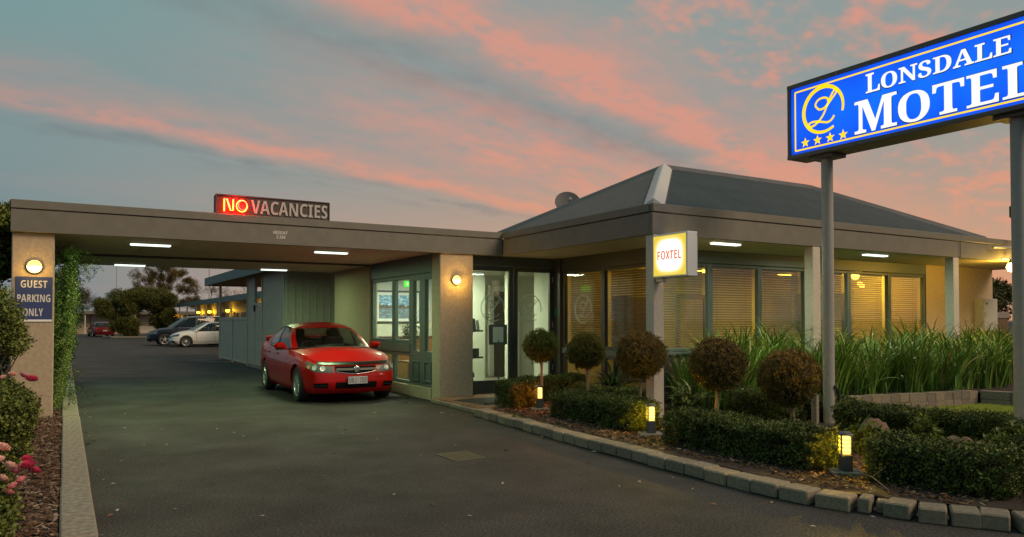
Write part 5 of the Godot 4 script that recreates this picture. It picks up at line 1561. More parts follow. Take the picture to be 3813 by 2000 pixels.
func left_bed() -> void:
	struct("mulch_bed", sheet([[-9, -30], [-0.02, -30], [-0.02, 3], [-9, 3]], 0.12), M.mulch, "bark mulch bed left of the driveway kerb", "garden bed")
	chips("bark_chips", "coarse bark chips over the left bed", PackedVector2Array([Vector2(-0.75, -14), Vector2(-0.03, -14), Vector2(-0.03, -3.6), Vector2(-0.75, -3.6)]), 0.125, 6000, 19)
	var k := Node3D.new()
	k.name = "driveway_kerb"; add_child(k, true)
	tag(k, "long straight concrete kerb along the left side of the drive", "kerb", "", "structure")
	R.seed = 9
	for i in 17:
		var o := obj("kerb_slab", bb(Vector3(-0.015, 0, -1.78), Vector3(0.205, 0.15, 0.0), 0.012), M.concrete, k)
		o.position = Vector3(rf(-0.004, 0.004), rf(-0.004, 0.004), 1.5 - i * 1.79)
		o.rotation.y = rf(-0.002, 0.002)
	var leaf := sprig(9, 0.042, 0.62, 0.05, 61)
	var small := sprig(12, 0.026, 0.6, 0.04, 62)
	var dk := Color(0.056, 0.084, 0.022); var lt := Color(0.150, 0.175, 0.046)
	# roses
	var pink := mat("petal_pink", L(0.55, 0.030, 0.10), 0.6)
	var rosy := mat("petal_rosy", L(0.62, 0.20, 0.24), 0.6)
	var pale := mat("petal_pale", L(0.70, 0.40, 0.34), 0.6)
	for m in [pink, rosy, pale]:
		m.backlight_enabled = true; m.backlight = Color(0.25, 0.25, 0.25); m.cull_mode = BaseMaterial3D.CULL_DISABLED
	var r1 := bush("rose_bush", "rose bush with one deep pink bloom in front of the left column", "rose bush", Vector3(-0.62, 0.1, -8.3), [[Vector3(0.05, 0.62, 0.1), Vector3(0.34, 0.33, 0.45)], [Vector3(-0.2, 0.45, 0.1), Vector3(0.4, 0.4, 0.5)], [Vector3(0.18, 0.36, 0.1), Vector3(0.20, 0.26, 0.35)], [Vector3(0.22, 0.62, 0.15), Vector3(0.22, 0.24, 0.3)]], 3600, dk * 1.2, lt * 1.3, leaf, 0.8, 101)
	R.seed = 4
	rose_bloom(r1, Vector3(0.37, 0.90, 0.2), 0.05, pink)
	rose_bloom(r1, Vector3(0.30, 0.94, 0.16), 0.035, rosy)
	for p in [Vector3(0.05, 0.98, 0.15), Vector3(0.16, 0.93, 0.2), Vector3(-0.02, 1.03, 0.2), Vector3(0.22, 0.95, 0.1)]: rose_bloom(r1, p, 0.032, pale)
	for p in [Vector3(0.06, 0.62, 0.5), Vector3(0.22, 0.6, 0.4), Vector3(0.0, 0.75, 0.45)]: rose_bloom(r1, p, 0.022, mat("petal_rust", L(0.30, 0.09, 0.04), 0.7))
	var r2 := bush("rose_bush", "rose bush crowded with pale and hot pink blooms at the lower left edge", "rose bush", Vector3(-0.55, 0.1, -5.5), [[Vector3(0.10, 0.30, 0.0), Vector3(0.22, 0.26, 0.35)], [Vector3(-0.1, 0.42, -0.1), Vector3(0.26, 0.26, 0.35)]], 2200, dk * 1.2, lt * 1.3, leaf, 0.85, 102)
	var bl := [[0.22, 0.60, 0.0, 2], [0.27, 0.56, 0.05, 2], [0.30, 0.52, -0.02, 1], [0.37, 0.55, 0.0, 0], [0.40, 0.52, 0.03, 0], [0.34, 0.47, 0.05, 1], [0.30, 0.45, 0.1, 1], [0.24, 0.50, 0.1, 2], [0.20, 0.47, 0.1, 2], [0.36, 0.58, -0.08, 0], [0.27, 0.42, 0.12, 1], [0.16, 0.56, 0.1, 2], [0.17, 0.63, 0.0, 0], [0.23, 0.66, -0.05, 2]]
	for q in bl: rose_bloom(r2, Vector3(q[0], q[1], q[2]), rf(0.028, 0.042), [pink, rosy, pale][q[3]])
	# shrub that grows in front of the parking sign
	bush("leafy_shrub", "leafy shrub reaching over the left half of the blue parking sign", "shrub", Vector3(-0.95, 0.1, -10.8), [[Vector3(0.10, 1.45, 0.0), Vector3(0.42, 0.48, 0.4)], [Vector3(-0.2, 1.7, 0.0), Vector3(0.4, 0.45, 0.4)], [Vector3(0.42, 1.22, 0.0), Vector3(0.18, 0.22, 0.25)], [Vector3(0.0, 0.9, 0.0), Vector3(0.28, 0.5, 0.4)]], 3600, dk * 1.4, lt * 1.5, leaf, 0.95, 103)
	# trees behind the column
	tree("leafy_tree", "tall leafy tree behind the left column rising above the canopy", Vector3(-1.75, 0, -15.2), 4.2, 0.09, [[Vector3(0.35, 3.0, 0), Vector3(0.7, 0.75, 0.8)], [Vector3(0.0, 2.1, 0.2), Vector3(0.85, 0.8, 0.8)], [Vector3(-0.3, 3.4, 0), Vector3(0.8, 0.6, 0.8)], [Vector3(0.35, 1.2, 0.4), Vector3(0.7, 0.8, 0.6)], [Vector3(0.3, 0.5, 0.6), Vector3(0.6, 0.5, 0.6)], [Vector3(0.75, 3.15, 0), Vector3(0.42, 0.55, 0.5)], [Vector3(0.95, 2.6, 0.1), Vector3(0.30, 0.5, 0.4)]], 1100, dk * 1.2, lt * 1.5, leaf, 1.5, 4, 104)
	# ivy wall under the canopy, on a wire screen
	var iv := thing("ivy_screen", "bright green ivy covering the screen behind the left column", "ivy", Vector3(0, 0, 0))
	R.seed = 105
	var where := []; var tints := PackedColorArray()
	var f := FastNoiseLite.new(); f.frequency = 1.4
	for i in 5200:
		var zz := rf(-18.5, -13.5)
		var y := rf(0.15, 2.72)
		var bulge := 0.10 + 0.16 * smoothstep(0.1, 1.6, y) + 0.09 * f.get_noise_2d(zz * 1.3, y * 1.5)
		var x := -0.16 + bulge * (1.0 if R.randf() < 0.8 else R.randf()) + rf(-0.05, 0.05)
		where.append(turned(Vector3(x, y, zz), rf(0.7, 1.3)))
		tints.append(tinted(Color(0.10, 0.17, 0.04), Color(0.22, 0.29, 0.09)))
	for i in 620:
		var zz := rf(-17.0, -14.2)
		where.append(turned(Vector3(rf(0.0, 0.62) * pow(R.randf(), 1.3), 2.72 - pow(R.randf(), 2.0) * 0.45, zz), rf(0.6, 1.0)))
		tints.append(tinted(Color(0.10, 0.17, 0.04), Color(0.22, 0.29, 0.09)))
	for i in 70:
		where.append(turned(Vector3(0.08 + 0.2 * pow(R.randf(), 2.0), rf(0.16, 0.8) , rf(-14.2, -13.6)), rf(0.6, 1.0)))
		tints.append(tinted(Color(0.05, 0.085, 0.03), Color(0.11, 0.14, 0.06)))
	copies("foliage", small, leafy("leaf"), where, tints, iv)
	obj("screen", bb(Vector3(-0.24, 0.1, -18.6), Vector3(-0.18, 2.75, -13.5)), M.hedge_core, iv)
	bush("dark_shrub", "dark green shrub beyond the ivy at the far end of the canopy", "shrub", Vector3(-0.1, 0.1, -21.0), [[Vector3(0.1, 1.9, 0), Vector3(0.42, 0.9, 0.9)], [Vector3(-0.05, 0.9, 0), Vector3(0.42, 0.9, 0.9)]], 1100, dk * 0.9, lt * 0.9, leaf, 1.3, 106)

# ---------------------------------------------------------------- cars
func smooth_keys(keys: Array, s: float) -> float:
	# Catmull-Rom through evenly numbered values
	var i := clampi(int(s), 0, keys.size() - 2)
	var t := s - i
	var p0: float = keys[max(i - 1, 0)]; var p1: float = keys[i]; var p2: float = keys[i + 1]; var p3: float = keys[min(i + 2, keys.size() - 1)]
	return 0.5 * (2.0 * p1 + (p2 - p0) * t + (2.0 * p0 - 5.0 * p1 + 4.0 * p2 - p3) * t * t + (3.0 * p1 - p0 - 3.0 * p2 + p3) * t * t * t)

class Car:
	var host
	var px: Array      # half outline, front centre to rear centre
	var pz: Array
	var sh: Array      # shoulder heights along it
	var yb := 0.20
	var fo: Array      # [height, inward] at the front
	var ro: Array
	var so: Array
	var axf := 1.4575
	var axr := -1.4575
	var wr := 0.335
	var arch := 0.385

	func lerp_table(t: Array, y: float) -> float:
		if y <= t[0][0]: return t[0][1]
		for i in t.size() - 1:
			if y <= t[i + 1][0]:
				var k: float = (y - t[i][0]) / (t[i + 1][0] - t[i][0])
				k = k * k * (3.0 - 2.0 * k) * 0.5 + k * 0.5
				return lerpf(t[i][1], t[i + 1][1], k)
		return t[t.size() - 1][1]

	func shoulder(u: float) -> float: return host.smooth_keys(sh, u)

	# point of the right-hand side at outline place u and height y, pushed out by d
	func raw(u: float, y: float) -> Vector3:
		var x: float = host.smooth_keys(px, u)
		var z: float = host.smooth_keys(pz, u)
		var n := float(px.size() - 1)
		var wf := 1.0 - smoothstep(2.0, 4.6, u)
		var wrr := smoothstep(n - 4.2, n - 2.0, u)
		var ws := smoothstep(0.6, 3.2, u) * (1.0 - smoothstep(n - 3.0, n - 0.6, u))
		# the height table is scaled so that its last entry is the shoulder
		var k := shoulder(u)
		z -= lerp_table(fo, y + (fo[fo.size() - 1][0] - k) * smoothstep(0.55, 1.0, y / k)) * wf
		z += lerp_table(ro, y + (ro[ro.size() - 1][0] - k) * smoothstep(0.55, 1.0, y / k)) * wrr
		x -= lerp_table(so, y + (so[so.size() - 1][0] - k) * smoothstep(0.55, 1.0, y / k)) * ws
		return Vector3(x, y, z)

	func surf(u: float, y: float, side: float, d := 0.0) -> Vector3:
		var p := raw(u, y)
		if d != 0.0:
			var a := raw(clampf(u + 0.02, 0, px.size() - 1.0), y) - raw(clampf(u - 0.02, 0, px.size() - 1.0), y)
			var b := raw(u, y + 0.01) - raw(u, y - 0.01)
			var nn := a.cross(b).normalized()
			if nn.x * p.x + nn.z * signf(p.z) * 0.5 < 0: nn = -nn
			p += nn * d
		return Vector3(p.x * side, p.y, p.z)

	func u_at_z(z: float) -> float:
		var lo := 1.0; var hi := px.size() - 2.0
		for i in 24:
			var m := (lo + hi) * 0.5
			if host.smooth_keys(pz, m) > z: lo = m
			else: hi = m
		return lo

	func bottom(u: float) -> float:
		var z: float = host.smooth_keys(pz, u)
		var y := yb
		if u > 1.2 and u < px.size() - 2.2:
			for a in [axf, axr]:
				var d := absf(z - a)
				if d < arch: y = max(y, wr + sqrt(arch * arch - d * d))
		return y

	# piece of the skin between outline places and heights
	func patch(m, u0: float, u1: float, lo: Callable, hi: Callable, side: float, d: float, nu := 12, nv := 6) -> void:
		var rows := []
		for j in nv + 1:
			var r := PackedVector3Array()
			for i in nu + 1:
				var u := lerpf(u0, u1, float(i) / nu)
				r.append(surf(u, lerpf(lo.call(u), hi.call(u), float(j) / nv), side, d))
			rows.append(r)
		m.grid(rows, side > 0)

	func skin(m, side: float) -> void:
		var us := []
		var n := px.size() - 1
		for i in n * 10 + 1: us.append(i / 10.0)
		for a in [axf, axr]:
			var ua := u_at_z(a + arch + 0.02); var ub := u_at_z(a - arch - 0.02)
			for i in 41: us.append(lerpf(ua, ub, i / 40.0))
		us.sort()
		var rows := []
		for j in 15:
			var r := PackedVector3Array()
			for u in us:
				var b := bottom(u)
				r.append(surf(u, lerpf(b, shoulder(u), j / 14.0), side))
			rows.append(r)
		m.grid(rows, side > 0)
		# lip that turns in under the sill and round the arches
		var lip := []
		for j in 2:
			var r := PackedVector3Array()
			for u in us:
				var p := surf(u, bottom(u), side)
				var inw := Vector3(-p.x, 0, -p.z * 0.3).normalized() * 0.09 * j
				r.append(p + inw)
			lip.append(r)
		m.grid(lip, side < 0)

	# lid between the shoulder lines: from outline place u0 (cabin end) to the nose or tail at ue
	func lid(m, u0: float, u1: float, centre: Array, rear := false, d := 0.0, na := 16, ns := 14, shrink := 0.0) -> void:
		var n := px.size() - 1
		var corner := 1.0 if not rear else n - 1.0
		var rows := []
		var L := []; var Rr := []
		for s in ns + 1:
			var u := lerpf(u0, corner, float(s) / ns)
			var p := surf(u, shoulder(u), 1.0)
			Rr.append(p)
			L.append(Vector3(-p.x, p.y, p.z))
		for s in ns + 1:
			var r := PackedVector3Array()
			var f := float(s) / ns
			for a in na + 1:
				var t := float(a) / na
				var q := t * 2.0 - 1.0
				var p: Vector3 = L[s].lerp(Rr[s], t)
				# end curve of nose or tail
				var ue: float = absf(q) * 1.0 if not rear else n - absf(q)
				var e := surf(ue, shoulder(ue), 1.0)
				var ce: Vector3 = L[ns].lerp(Rr[ns], t)
				p.z += (e.z - ce.z) * pow(f, 2.0)
				p.x += (signf(q) * e.x - ce.x) * pow(f, 3.0)
				p.y += (e.y - ce.y) * pow(f, 2.0)
				# crown of the lid
				p.y += host.smooth_keys(centre, f * (centre.size() - 1)) * (1.0 - pow(absf(q), 2.4)) + d
				r.append(p)
			rows.append(r)
		m.grid(rows, rear)

func wheel(parent: Node3D, at: Vector3, r: float, side: float, spokes := 7, wide := 0.225, rim_mat: Material = null) -> void:
	var w := Node3D.new()
	w.name = numbered("wheel", parent)
	parent.add_child(w, true)
	w.position = at
	var b := Basis(Vector3.BACK, -side * PI / 2)
	var rr := r * 0.68
	obj("tyre", mb().lathe([Vector2(rr - 0.01, -wide * 0.5), Vector2(r - 0.035, -wide * 0.5), Vector2(r - 0.008, -wide * 0.40), Vector2(r, -wide * 0.2), Vector2(r, wide * 0.2), Vector2(r - 0.008, wide * 0.40), Vector2(r - 0.035, wide * 0.5), Vector2(rr + 0.012, wide * 0.48), Vector2(rr - 0.006, wide * 0.38)], Vector3.ZERO, 40, b), M.rubber, w)
	var m := mb()
	m.lathe([Vector2(rr, wide * 0.45), Vector2(rr - 0.014, wide * 0.45), Vector2(rr - 0.03, wide * 0.25), Vector2(rr - 0.04, -wide * 0.4)], Vector3.ZERO, 36, b)
	m.lathe([Vector2(0.001, wide * 0.40), Vector2(0.045, wide * 0.39), Vector2(0.06, wide * 0.28)], Vector3.ZERO, 16, b)
	for i in spokes:
		var a := TAU * i / spokes
		var d := Vector3(0, cos(a), sin(a))
		var t := Vector3(0, -sin(a), cos(a))
		var o := Vector3(side * wide * 0.31, 0, 0)
		var bs := Basis(Vector3(side, 0, 0) if true else d, d, Vector3(side, 0, 0).cross(d))
		m.box(o + d * (rr * 0.5 + 0.01), Vector3(0.028, rr - 0.03, 0.050 if spokes < 9 else 0.032), 0.009, bs)
	obj("rim", m, rim_mat if rim_mat else mat("alloy", L(0.50, 0.50, 0.49), 0.32, 0.7), w)
	obj("brake_disc", mb().lathe([Vector2(0.001, 0.02), Vector2(rr * 0.62, 0.02), Vector2(rr * 0.62, -0.02)], Vector3.ZERO, 24, b), mat("dark_steel", L(0.06, 0.06, 0.06), 0.5, 0.5), w)

func paint(key: String, c: Color, coat := 0.8) -> StandardMaterial3D:
	var m := mat(key, c, 0.42)
	m.clearcoat_enabled = true; m.clearcoat = coat; m.clearcoat_roughness = 0.03
	m.metallic_specular = 0.25
	return m

# greenhouse: columns of [base, top] from the windscreen centre round the right side to the rear screen centre
func greenhouse(t: Node3D, body: Material, cols: Array, kinds: Array, crown: float) -> void:
	# kinds[i] names the piece between column i and i + 1
	var tint := glass("car_glass", 0.42, Color(0.03, 0.035, 0.035), 0.02)
	var bulge := 0.035
	var at := func(u: float, v: float, side: float, d: float) -> Vector3:
		var i := clampi(int(u), 0, cols.size() - 2)
		var f := u - i
		var g := func(k: int, j: int) -> Array:
			var o := []
			for c in cols: o.append(c[k][j])
			return o
		var b := Vector3(smooth_keys(g.call(0, 0), u), smooth_keys(g.call(0, 1), u), smooth_keys(g.call(0, 2), u))
		var p := Vector3(smooth_keys(g.call(1, 0), u), smooth_keys(g.call(1, 1), u), smooth_keys(g.call(1, 2), u))
		var q := b.lerp(p, v)
		var out: Vector3 = Vector3(b.x, 0.25, 0 if u > 1.6 and u < cols.size() - 2.6 else (b.z - (cols[0][0][2] + cols[cols.size() - 1][0][2]) * 0.5) * 0.5).normalized()
		q += out * (bulge * sin(PI * v) + d)
		q.x *= side
		return q
	for side in [1.0, -1.0]:
		for i in kinds.size():
			var nm: String = kinds[i]
			var gl := nm in ["windscreen", "side_window", "rear_screen", "quarter_window"]
			if gl and nm in ["windscreen", "rear_screen"]:
				if side < 0: continue
			var m := mb()
			var rows := []
			for j in 9:
				var r := PackedVector3Array()
				if gl and nm in ["windscreen", "rear_screen"]:
					for k in 17:
						var x := k / 8.0 - 1.0
						r.append(at.call(i + absf(x) if nm == "windscreen" else i + 1 - absf(x), j / 8.0, signf(x) if x != 0 else 1.0, 0.0))
				else:
					for k in 9: r.append(at.call(i + k / 8.0, j / 8.0, side, 0.0 if gl else 0.005))
				rows.append(r)
			m.grid(rows, side > 0 if nm != "windscreen" else false)
			obj(nm, m, tint if gl else (M.black if nm in ["b_pillar"] else body), t)
	# roof over the tops
	var n := cols.size() - 1
	var rows2 := []
	for i in n * 4 + 1:
		var u := i / 4.0
		var p: Vector3 = at.call(u, 1.0, 1.0, 0.0)
		var r := PackedVector3Array()
		for k in 17:
			var x := k / 8.0 - 1.0
			var f: float = 1.0 - pow(absf(x), 2.6)
			var lon := sin(PI * clampf(float(i) / (n * 4), 0, 1))
			r.append(Vector3(p.x * x, p.y + crown * f * sqrt(lon), p.z))
		rows2.append(r)
	obj("roof", mb().grid(rows2, true), body, t)

func cabin(t: Node3D, y: float, z0: float, z1: float, rhd := true) -> void:
	var dk := mat("seat_grey", L(0.035, 0.033, 0.03), 0.8)
	obj("cabin_floor", bb(Vector3(-0.78, 0.30, z1), Vector3(0.78, 0.36, z0)), M.black, t)
	obj("dashboard", bb(Vector3(-0.72, y - 0.32, z0 - 0.55), Vector3(0.72, y - 0.02, z0 - 0.12), 0.05), M.charcoal, t)
	for s in [-0.37, 0.37]:
		var st := obj("seat", mb().box(Vector3(s, y - 0.42, z0 - 1.25), Vector3(0.5, 0.2, 0.5), 0.06).box(Vector3(s, y - 0.12, z0 - 1.52), Vector3(0.48, 0.66, 0.16), 0.06), dk, t)
		obj("headrest", bx(Vector3(s, y + 0.28, z0 - 1.56), Vector3(0.26, 0.18, 0.11), 0.04), dk, st)
	obj("rear_seat", mb().box(Vector3(0, y - 0.15, z1 + 0.42), Vector3(1.3, 0.6, 0.2), 0.07), dk, t)
	var ring := []
	for i in 21: ring.append(Vector3(-0.37 + cos(TAU * i / 20) * 0.18, y - 0.05 + sin(TAU * i / 20) * 0.17, z0 - 0.68 - sin(TAU * i / 20) * 0.07))
	obj("steering_wheel", mb().tube(ring, [0.014], 7, false), M.black, t)

func cars() -> void:
	red_sedan()
	white_hatch()
	dark_wagon()
	far_sedan()

func clear_lens() -> Material:
	var m := glass("lamp_glass", 0.06, Color(0.8, 0.8, 0.8))
	m.metallic_specular = 0.22
	return m

func flat_black() -> Material:
	var m := mat("flat_black", L(0.008, 0.008, 0.008), 0.95)
	m.metallic_specular = 0.15
	return m

func red_sedan() -> void:
	var t := thing("parked_car", "shiny red sedan parked under the canopy beside the reception windows", "car", Vector3(4.755, 0, -15.90), deg_to_rad(-1.2))
	var red := paint("red_paint", L(0.35, 0.003, 0.003), 0.5)
	var c := Car.new()
	c.host = self
	c.px = [0.0, 0.62, 0.80, 0.888, 0.930, 0.942, 0.942, 0.937, 0.925, 0.92, 0.91, 0.885, 0.83, 0.70, 0.0]
	c.pz = [2.39, 2.29, 2.12, 1.85, 1.4575, 0.95, 0.40, -0.2, -0.85, -1.20, -1.4575, -1.95, -2.28, -2.44, -2.52]
	c.sh = [0.765, 0.782, 0.82, 0.875, 0.912, 0.945, 0.965, 0.98, 1.00, 1.02, 1.03, 1.045, 1.05, 1.05, 1.05]
	c.fo = [[0.19, 0.14], [0.26, 0.05], [0.38, 0.0], [0.52, 0.02], [0.60, 0.045], [0.68, 0.085], [0.77, 0.17]]
	c.ro = [[0.19, 0.10], [0.35, 0.02], [0.55, 0.0], [0.75, 0.05], [0.95, 0.08], [1.05, 0.13]]
	c.so = [[0.19, 0.10], [0.26, 0.045], [0.42, 0.015], [0.60, 0.0], [0.72, 0.004], [0.85, 0.03], [0.93, 0.065], [0.98, 0.11]]
	c.yb = 0.19
	var b := mb()
	for s in [1.0, -1.0]: c.skin(b, s)
	obj("body", b, red, t)
	# bonnet and boot
	var lid := mb()
	c.lid(lid, 5.55, 1.0, [0.062, 0.082, 0.085, 0.058, 0.012])
	obj("bonnet", lid, red, t)
	var boot := mb()
	c.lid(boot, 10.2, 13.0, [0.10, 0.10, 0.07, 0.02], true)
	obj("boot_lid", boot, red, t)
	greenhouse(t, red, [
		[Vector3(0, 1.012, 1.02), Vector3(0, 1.405, 0.14)],
		[Vector3(0.70, 0.985, 0.76), Vector3(0.565, 1.388, -0.02)],
		[Vector3(0.80, 0.985, 0.56), Vector3(0.62, 1.392, -0.10)],
		[Vector3(0.835, 0.99, -0.30), Vector3(0.645, 1.435, -0.42)],
		[Vector3(0.838, 0.995, -0.42), Vector3(0.645, 1.435, -0.52)],
		[Vector3(0.80, 1.02, -1.30), Vector3(0.605, 1.40, -1.02)],
		[Vector3(0.70, 1.075, -1.78), Vector3(0.51, 1.37, -1.16)],
		[Vector3(0, 1.12, -1.92), Vector3(0, 1.39, -1.26)]],
		["windscreen", "a_pillar", "side_window", "b_pillar", "side_window", "c_pillar", "rear_screen"], 0.075)
	cabin(t, 1.0, 1.0, -1.75)
	obj("windscreen_trim", mb().tube([Vector3(-0.79, 0.985, 0.60), Vector3(-0.70, 0.992, 0.775), Vector3(-0.4, 1.008, 0.96), Vector3(0, 1.016, 1.03), Vector3(0.4, 1.008, 0.96), Vector3(0.70, 0.992, 0.775), Vector3(0.79, 0.985, 0.60)], [0.018], 6), M.black, t)
	for s in [1.0, -1.0]:
		obj("window_trim", mb().tube([Vector3(s * 0.815, 0.985, 0.55), Vector3(s * 0.858, 0.985, 0.1), Vector3(s * 0.862, 0.995, -0.4), Vector3(s * 0.84, 1.01, -0.95), Vector3(s * 0.812, 1.025, -1.32)], [0.012], 6), M.chrome if false else M.black, t)
		obj("wiper", mb().tube([Vector3(s * 0.1 - 0.32, 1.035, 0.98), Vector3(s * 0.1 + 0.1, 1.065, 0.955)], [0.009], 5), M.black, t)
	# dark bonnet protector
	var pr := mb()
	for s in [1.0, -1.0]:
		c.patch(pr, 0.0, 1.25, func(u: float) -> float: return c.shoulder(u) - 0.06, func(u: float) -> float: return c.shoulder(u) + 0.004, s, 0.020, 12, 4)
	obj("bonnet_guard", pr, mat("smoked", L(0.010, 0.009, 0.008), 0.3), t)
	# grille with one wide bar
	var g := mb()
	for s in [1.0, -1.0]:
		c.patch(g, 0.0, 0.62, func(u: float) -> float: return 0.555 + 0.05 * pow(u / 0.62, 2.5), func(u: float) -> float: return 0.692, s, 0.006, 10, 4)
	var go := obj("grille", g, flat_black(), t)
	var gb := mb()
	for s in [1.0, -1.0]:
		c.patch(gb, 0.0, 0.60, func(u: float) -> float: return 0.612 + 0.008 * u, func(u: float) -> float: return 0.652, s, 0.016, 10, 3)
	obj("grille_bar", gb, mat("grille_grey", L(0.05, 0.05, 0.05), 0.5), go)
	var rim := mb()
	var rp := []
	for i in 21:
		var u := (i / 10.0 - 1.0) * 0.62
		rp.append(c.surf(absf(u), 0.553 + 0.05 * pow(absf(u) / 0.62, 2.5), signf(u) if u != 0 else 1.0, 0.010))
	rim.tube(rp, [0.006], 6)
	obj("grille_edge", rim, M.chrome, go)
	var bz := c.surf(0, 0.63, 1.0, 0.02)
	var bd := obj("badge", mb().lathe([Vector2(0.001, 0.018), Vector2(0.045, 0.016), Vector2(0.058, 0.010), Vector2(0.060, 0.0)], bz, 24, Basis(Vector3.RIGHT, PI / 2)), M.chrome, t)
	var em := mb()
	var ep := []; var ew := []
	for i in 14:
		var a := i * 0.5
		ep.append(Vector2(cos(a) * (0.040 - i * 0.0016), sin(a) * (0.038 - i * 0.0018))); ew.append(0.009)
	em.stroke(ep, ew, 0.004, bz + Vector3(0, 0, 0.016), Basis.IDENTITY)
	obj("emblem", em, M.steel, bd)
	# lamps
	for s in [1.0, -1.0]:
		var h := mb()
		c.patch(h, 0.66, 2.55, func(u: float) -> float: return 0.575 + 0.030 * (u - 0.66) + 0.05 * smoothstep(1.5, 2.55, u), func(u: float) -> float: return min(c.shoulder(u) - 0.03, 0.69 + 0.055 * (u - 0.66)), s, 0.004, 16, 6)
		var ho := obj("headlight", h, mat("lamp_inner", L(0.06, 0.062, 0.06), 0.4, 0.2), t)
		for k in 3:
			var uu: float = [0.98, 1.48, 2.1][k]
			var p := c.surf(uu, 0.652 + 0.02 * k, s, 0.002)
			var nn := (c.surf(uu, 0.652 + 0.02 * k, s, 0.03) - p).normalized()
			var bs := Basis(nn.cross(Vector3.UP).normalized(), nn, nn.cross(Vector3.UP).normalized().cross(nn))
			obj("reflector", mb().lathe([Vector2(0.052, 0.012), Vector2(0.045, 0.014), Vector2(0.03, 0.004), Vector2(0.012, 0.004), Vector2(0.001, 0.014)], p, 18, bs), M.steel if k < 2 else mat("amber_lens", L(0.35, 0.22, 0.08), 0.2), ho)
		var hg := mb()
		c.patch(hg, 0.64, 2.58, func(u: float) -> float: return 0.568 + 0.030 * (u - 0.66) + 0.05 * smoothstep(1.5, 2.55, u), func(u: float) -> float: return min(c.shoulder(u) - 0.022, 0.698 + 0.055 * (u - 0.66)), s, 0.020, 16, 6)
		obj("lens", hg, clear_lens(), ho)
		# lower side vents in the bumper
		var v := mb()
		c.patch(v, 0.82, 1.75, func(u: float) -> float: return 0.300 + 0.02 * (u - 0.82), func(u: float) -> float: return 0.400 - 0.02 * (u - 0.82), s, 0.006, 8, 3)
		var vo := obj("bumper_vent", v, flat_black(), t)
		var vb := mb()
		c.patch(vb, 0.86, 1.70, func(u: float) -> float: return 0.343, func(u: float) -> float: return 0.355, s, 0.013, 8, 1)
		obj("vent_bar", vb, M.charcoal, vo)
		# tail lamp
		var tl := mb()
		c.patch(tl, 11.4, 13.2, func(u: float) -> float: return 0.80, func(u: float) -> float: return 0.98, s, 0.006, 10, 4)
		obj("tail_light", tl, mat("tail_red", L(0.30, 0.01, 0.01), 0.15), t)
		# wing mirror
		var mr := obj("wing_mirror", mb().box(Vector3(s * 1.00, 1.035, 0.50), Vector3(0.235, 0.145, 0.11), 0.05).box(Vector3(s * 0.88, 0.985, 0.50), Vector3(0.12, 0.04, 0.06), 0.012), red, t)
		obj("mirror_base", mb().box(Vector3(s * 1.01, 0.966, 0.50), Vector3(0.16, 0.024, 0.08), 0.01), M.black, mr)
		obj("mirror_glass", bx(Vector3(s * 1.00, 1.04, 0.443), Vector3(0.17, 0.095, 0.006), 0.002), M.chrome, mr)
		# shut lines, handles, side repeater
		for z in [0.78, -0.36, -1.22]:
			var line := mb()
			var uu := c.u_at_z(z)
			var w := 0.0065
			c.patch(line, uu - w / 0.5, uu + w / 0.5, func(u: float) -> float: return 0.30 if z > -1.0 else 0.74, func(u: float) -> float: return c.shoulder(u) - 0.005, s, 0.0015, 2, 12)
			obj("shut_line", line, M.black, t)
		for z in [-0.20, -1.08]:
			var uu := c.u_at_z(z)
			var hp := c.surf(uu, 0.865, s, 0.015)
			obj("door_handle", bx(hp, Vector3(0.03, 0.028, 0.19), 0.012), red, t)
		var rp2 := c.surf(c.u_at_z(0.93), 0.74, s, 0.006)
		obj("side_repeater", bx(rp2, Vector3(0.012, 0.03, 0.12), 0.005), M.chrome, t)
		var rub := mb()
		c.patch(rub, c.u_at_z(1.0), c.u_at_z(-1.0), func(u: float) -> float: return 0.19, func(u: float) -> float: return 0.235, s, 0.006, 14, 2)
		obj("sill", rub, M.charcoal if false else red, t)
	# lower intake
	var li := mb()
	for s in [1.0, -1.0]:
		c.patch(li, 0.0, 0.62, func(u: float) -> float: return 0.285 + 0.012 * u, func(u: float) -> float: return 0.405, s, 0.006, 10, 3)
	obj("lower_intake", li, flat_black(), t)
	# number plate
	var pz := c.surf(0, 0.435, 1.0, 0.02)
	var np := obj("number_plate", bx(pz, Vector3(0.372, 0.134, 0.012), 0.004), mat("plate_white", L(0.42, 0.42, 0.44), 0.5), t)
	text_fit("lettering", "URJ 703", font("Droid Sans Mono"), -0.165, 0.165, -0.045, 0.048, 0.003, mat("plate_ink", L(0.04, 0.045, 0.06), 0.6), np, pz + Vector3(0, 0, 0.007))
	obj("plate_rim", mb().box(pz + Vector3(0, 0, -0.004), Vector3(0.386, 0.148, 0.012), 0.004), M.charcoal, np)
	# boot spoiler
	obj("spoiler", mb().box(Vector3(0, 1.165, -2.34), Vector3(1.40, 0.028, 0.20), 0.012, Basis(Vector3.RIGHT, 0.12)).box(Vector3(-0.66, 1.115, -2.33), Vector3(0.06, 0.10, 0.14), 0.015).box(Vector3(0.66, 1.115, -2.33), Vector3(0.06, 0.10, 0.14), 0.015), red, t)
	obj("underbody", bb(Vector3(-0.60, 0.20, -2.1), Vector3(0.60, 0.28, 1.95)), M.black, t)
	for s in [1.0, -1.0]:
		for z in [c.axf, c.axr]:
			wheel(t, Vector3(s * 0.80, 0.335, z), 0.335, s, 7)
			obj("wheel_arch", mb().box(Vector3(s * 0.58, 0.56, z), Vector3(0.42, 0.36, 0.72)), M.black, t)

